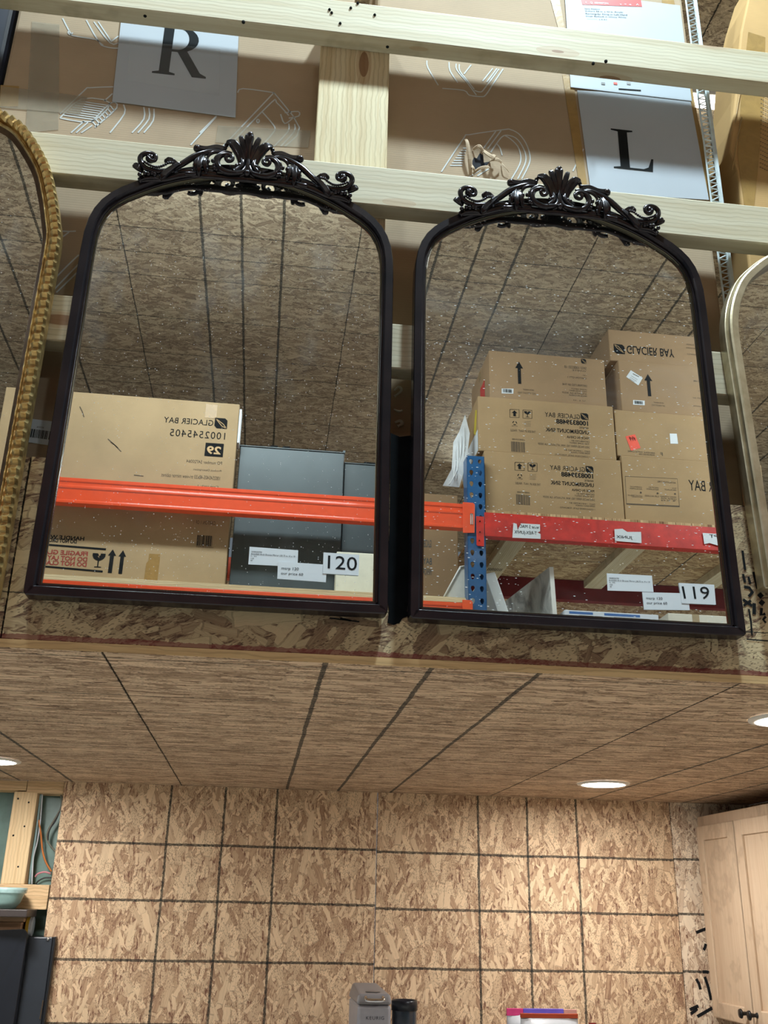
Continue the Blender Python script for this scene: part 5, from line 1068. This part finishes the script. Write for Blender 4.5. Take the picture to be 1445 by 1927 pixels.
# white moulded tray leaning left of the post
wt = [vat(x, y, 3.80) for x, y in [(829, 1121), (866, 1067), (875, 1066), (880, 1122)]]
wt_ = thing('white_tray', 'white moulded plastic tray leaning behind the left side of the post', 'tray', (wt[0].x+.02, vy(3.86), zb0))
for p in (wt[0], wt[3]): p.z = zb0
obj('shell', MB().prism(wt, [p+Vector((.012, -.09, 0)) for p in wt]), plain('white_moulded', lin(218, 220, 214), .35, var=.04), wt_, bevel=.003)
obj('rim', MB().tube([wt[0]+Vector((0, .004, .003)), wt[1]+Vector((0, .004, 0)), wt[2]+Vector((0, .004, 0))], .004, 6), plain('white_rim', lin(236, 238, 234), .3, var=.02), wt_, smooth=True)

# lower right bay: deck, leaning white board, marble slab, striped carton and pale carton
zs = H+.86
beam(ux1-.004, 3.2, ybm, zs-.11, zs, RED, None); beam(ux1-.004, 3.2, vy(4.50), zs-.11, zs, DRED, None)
obj('deck', MB().box(ux1+.004, 3.19, yF-RD, ybm-.004, zs+.0005, zs+.018), plain('white_bounce_deck', lin(232, 232, 226), .6, var=.03), rk, bevel=.001, label='lower shelf deck, whitened to bounce light up under the red shelf')  # unseen deck, made white to throw light onto the shelf above
zs += .0185
def leaning(name, lab, cat, q, Yv, tilt, thick, mat):
    pts = [vat(x, y, Yv) for x, y in q]; zb_1 = min(p.z for p in pts)
    return pts
# white board: front edge seen, leaning to the right
t = thing('white_board', 'narrow white board leaning right of the blue post under the red shelf', 'board', (.95, vy(3.95), zs))
q = [vat(x, y, 3.80) for x, y in [(912, 1080), (931, 1076)]]; dirv = vat(957, 1151, 3.80)-q[1]; k = (zs-q[1].z)/dirv.z
bot = [q[0]+dirv*((zs-q[0].z)/dirv.z), q[1]+dirv*k]
obj('face', MB().prism([q[0], q[1], bot[1], bot[0]], [p+Vector((0, -.5, 0)) for p in (q[0], q[1], bot[1], bot[0])]), plain('white_melamine', lin(226, 234, 236), .35, var=.02), t, bevel=.002)
# marble slab: big side seen obliquely with a paler front edge
t = thing('marble_slab', 'white marble slab leaning on its edge under the red shelf', 'slab', (1.25, vy(4.0), zs))
MAR = NT('marble'); _n = MAR.noise(MAR.coord(), 7, 6, .6, 1.6); MAR.l(MAR.ramp(_n.outputs[0], [(.35, lin(150, 150, 146)), (.5, lin(196, 196, 190)), (.7, lin(224, 224, 218))]), MAR.b.inputs['Base Color']); MAR = MAR.set(Roughness=.3)
e0, e1 = vat(1033, 1067, 3.80), vat(1041, 1067, 3.80); dv = vat(1048, 1157, 3.80)-e1; f0 = e0+dv*((zs-e0.z)/dv.z); f1 = e1+dv*((zs-e1.z)/dv.z)
bk_ = Vector((-.10, -.62, -.0)); 
obj('face', MB().prism([e0, e1, f1, f0], [e0+bk_+Vector((0, 0, -.02)), e1+bk_+Vector((0, 0, -.02)), f1+bk_, f0+bk_]), MAR, t, bevel=.002)
obj('pale_edge', MB().prism([p+Vector((0, .0012, 0)) for p in (e0, e1, f1, f0)], [p+Vector((0, .0002, 0)) for p in (e0, e1, f1, f0)]), plain('pale_marble_edge', lin(232, 234, 230), .25, var=.03), t, label='pale front edge')
# striped carton lying flat
a_, b_ = vat(1062, 1152, 3.80), vat(1240, 1170, 3.80); zt3 = vat(1150, 1152, 3.80).z
t = thing('striped_carton', 'white carton with blue stripes lying under the red shelf', 'carton', ((a_.x+b_.x)/2, vy(3.95), zs))
obj('body', MB().box(a_.x, b_.x, vy(4.1), vy(3.80), zs, zt3), plain('white_print', lin(216, 224, 234), .45, var=.04), t, bevel=.003)
for k, (u0, u1) in enumerate([(.05, .30), (.42, .80)]):
    obj('blue_stripe', MB().box(a_.x+(b_.x-a_.x)*u0, a_.x+(b_.x-a_.x)*u1, vy(3.80)-.001, vy(3.80)+.0006, zt3-.016, zt3-.006), plain('blue_print', lin(64, 110, 176), .45), t)
    obj('dark_print', MB().box(a_.x+(b_.x-a_.x)*(u0+.1), a_.x+(b_.x-a_.x)*(u1+.1), vy(3.80)-.001, vy(3.80)+.0006, zt3-.030, zt3-.021), INK, t)
a_, b_ = vat(1300, 1158, 3.78), vat(1375, 1170, 3.78); zt3 = vat(1340, 1158, 3.78).z
t = thing('pale_carton', 'pale cream carton at the lower right corner of the right mirror', 'carton', ((a_.x+b_.x)/2, vy(3.9), zs))
obj('body', MB().box(a_.x-.1, b_.x+.35, vy(4.05), vy(3.78), zs, zt3), plain('cream_board', lin(218, 214, 200), .6, var=.04), t, bevel=.003)
obj('tape', MB().box(a_.x+.005, a_.x+.035, vy(4.05), vy(3.78)+.0008, zs+.002, zt3+.0008), FLAP, t)
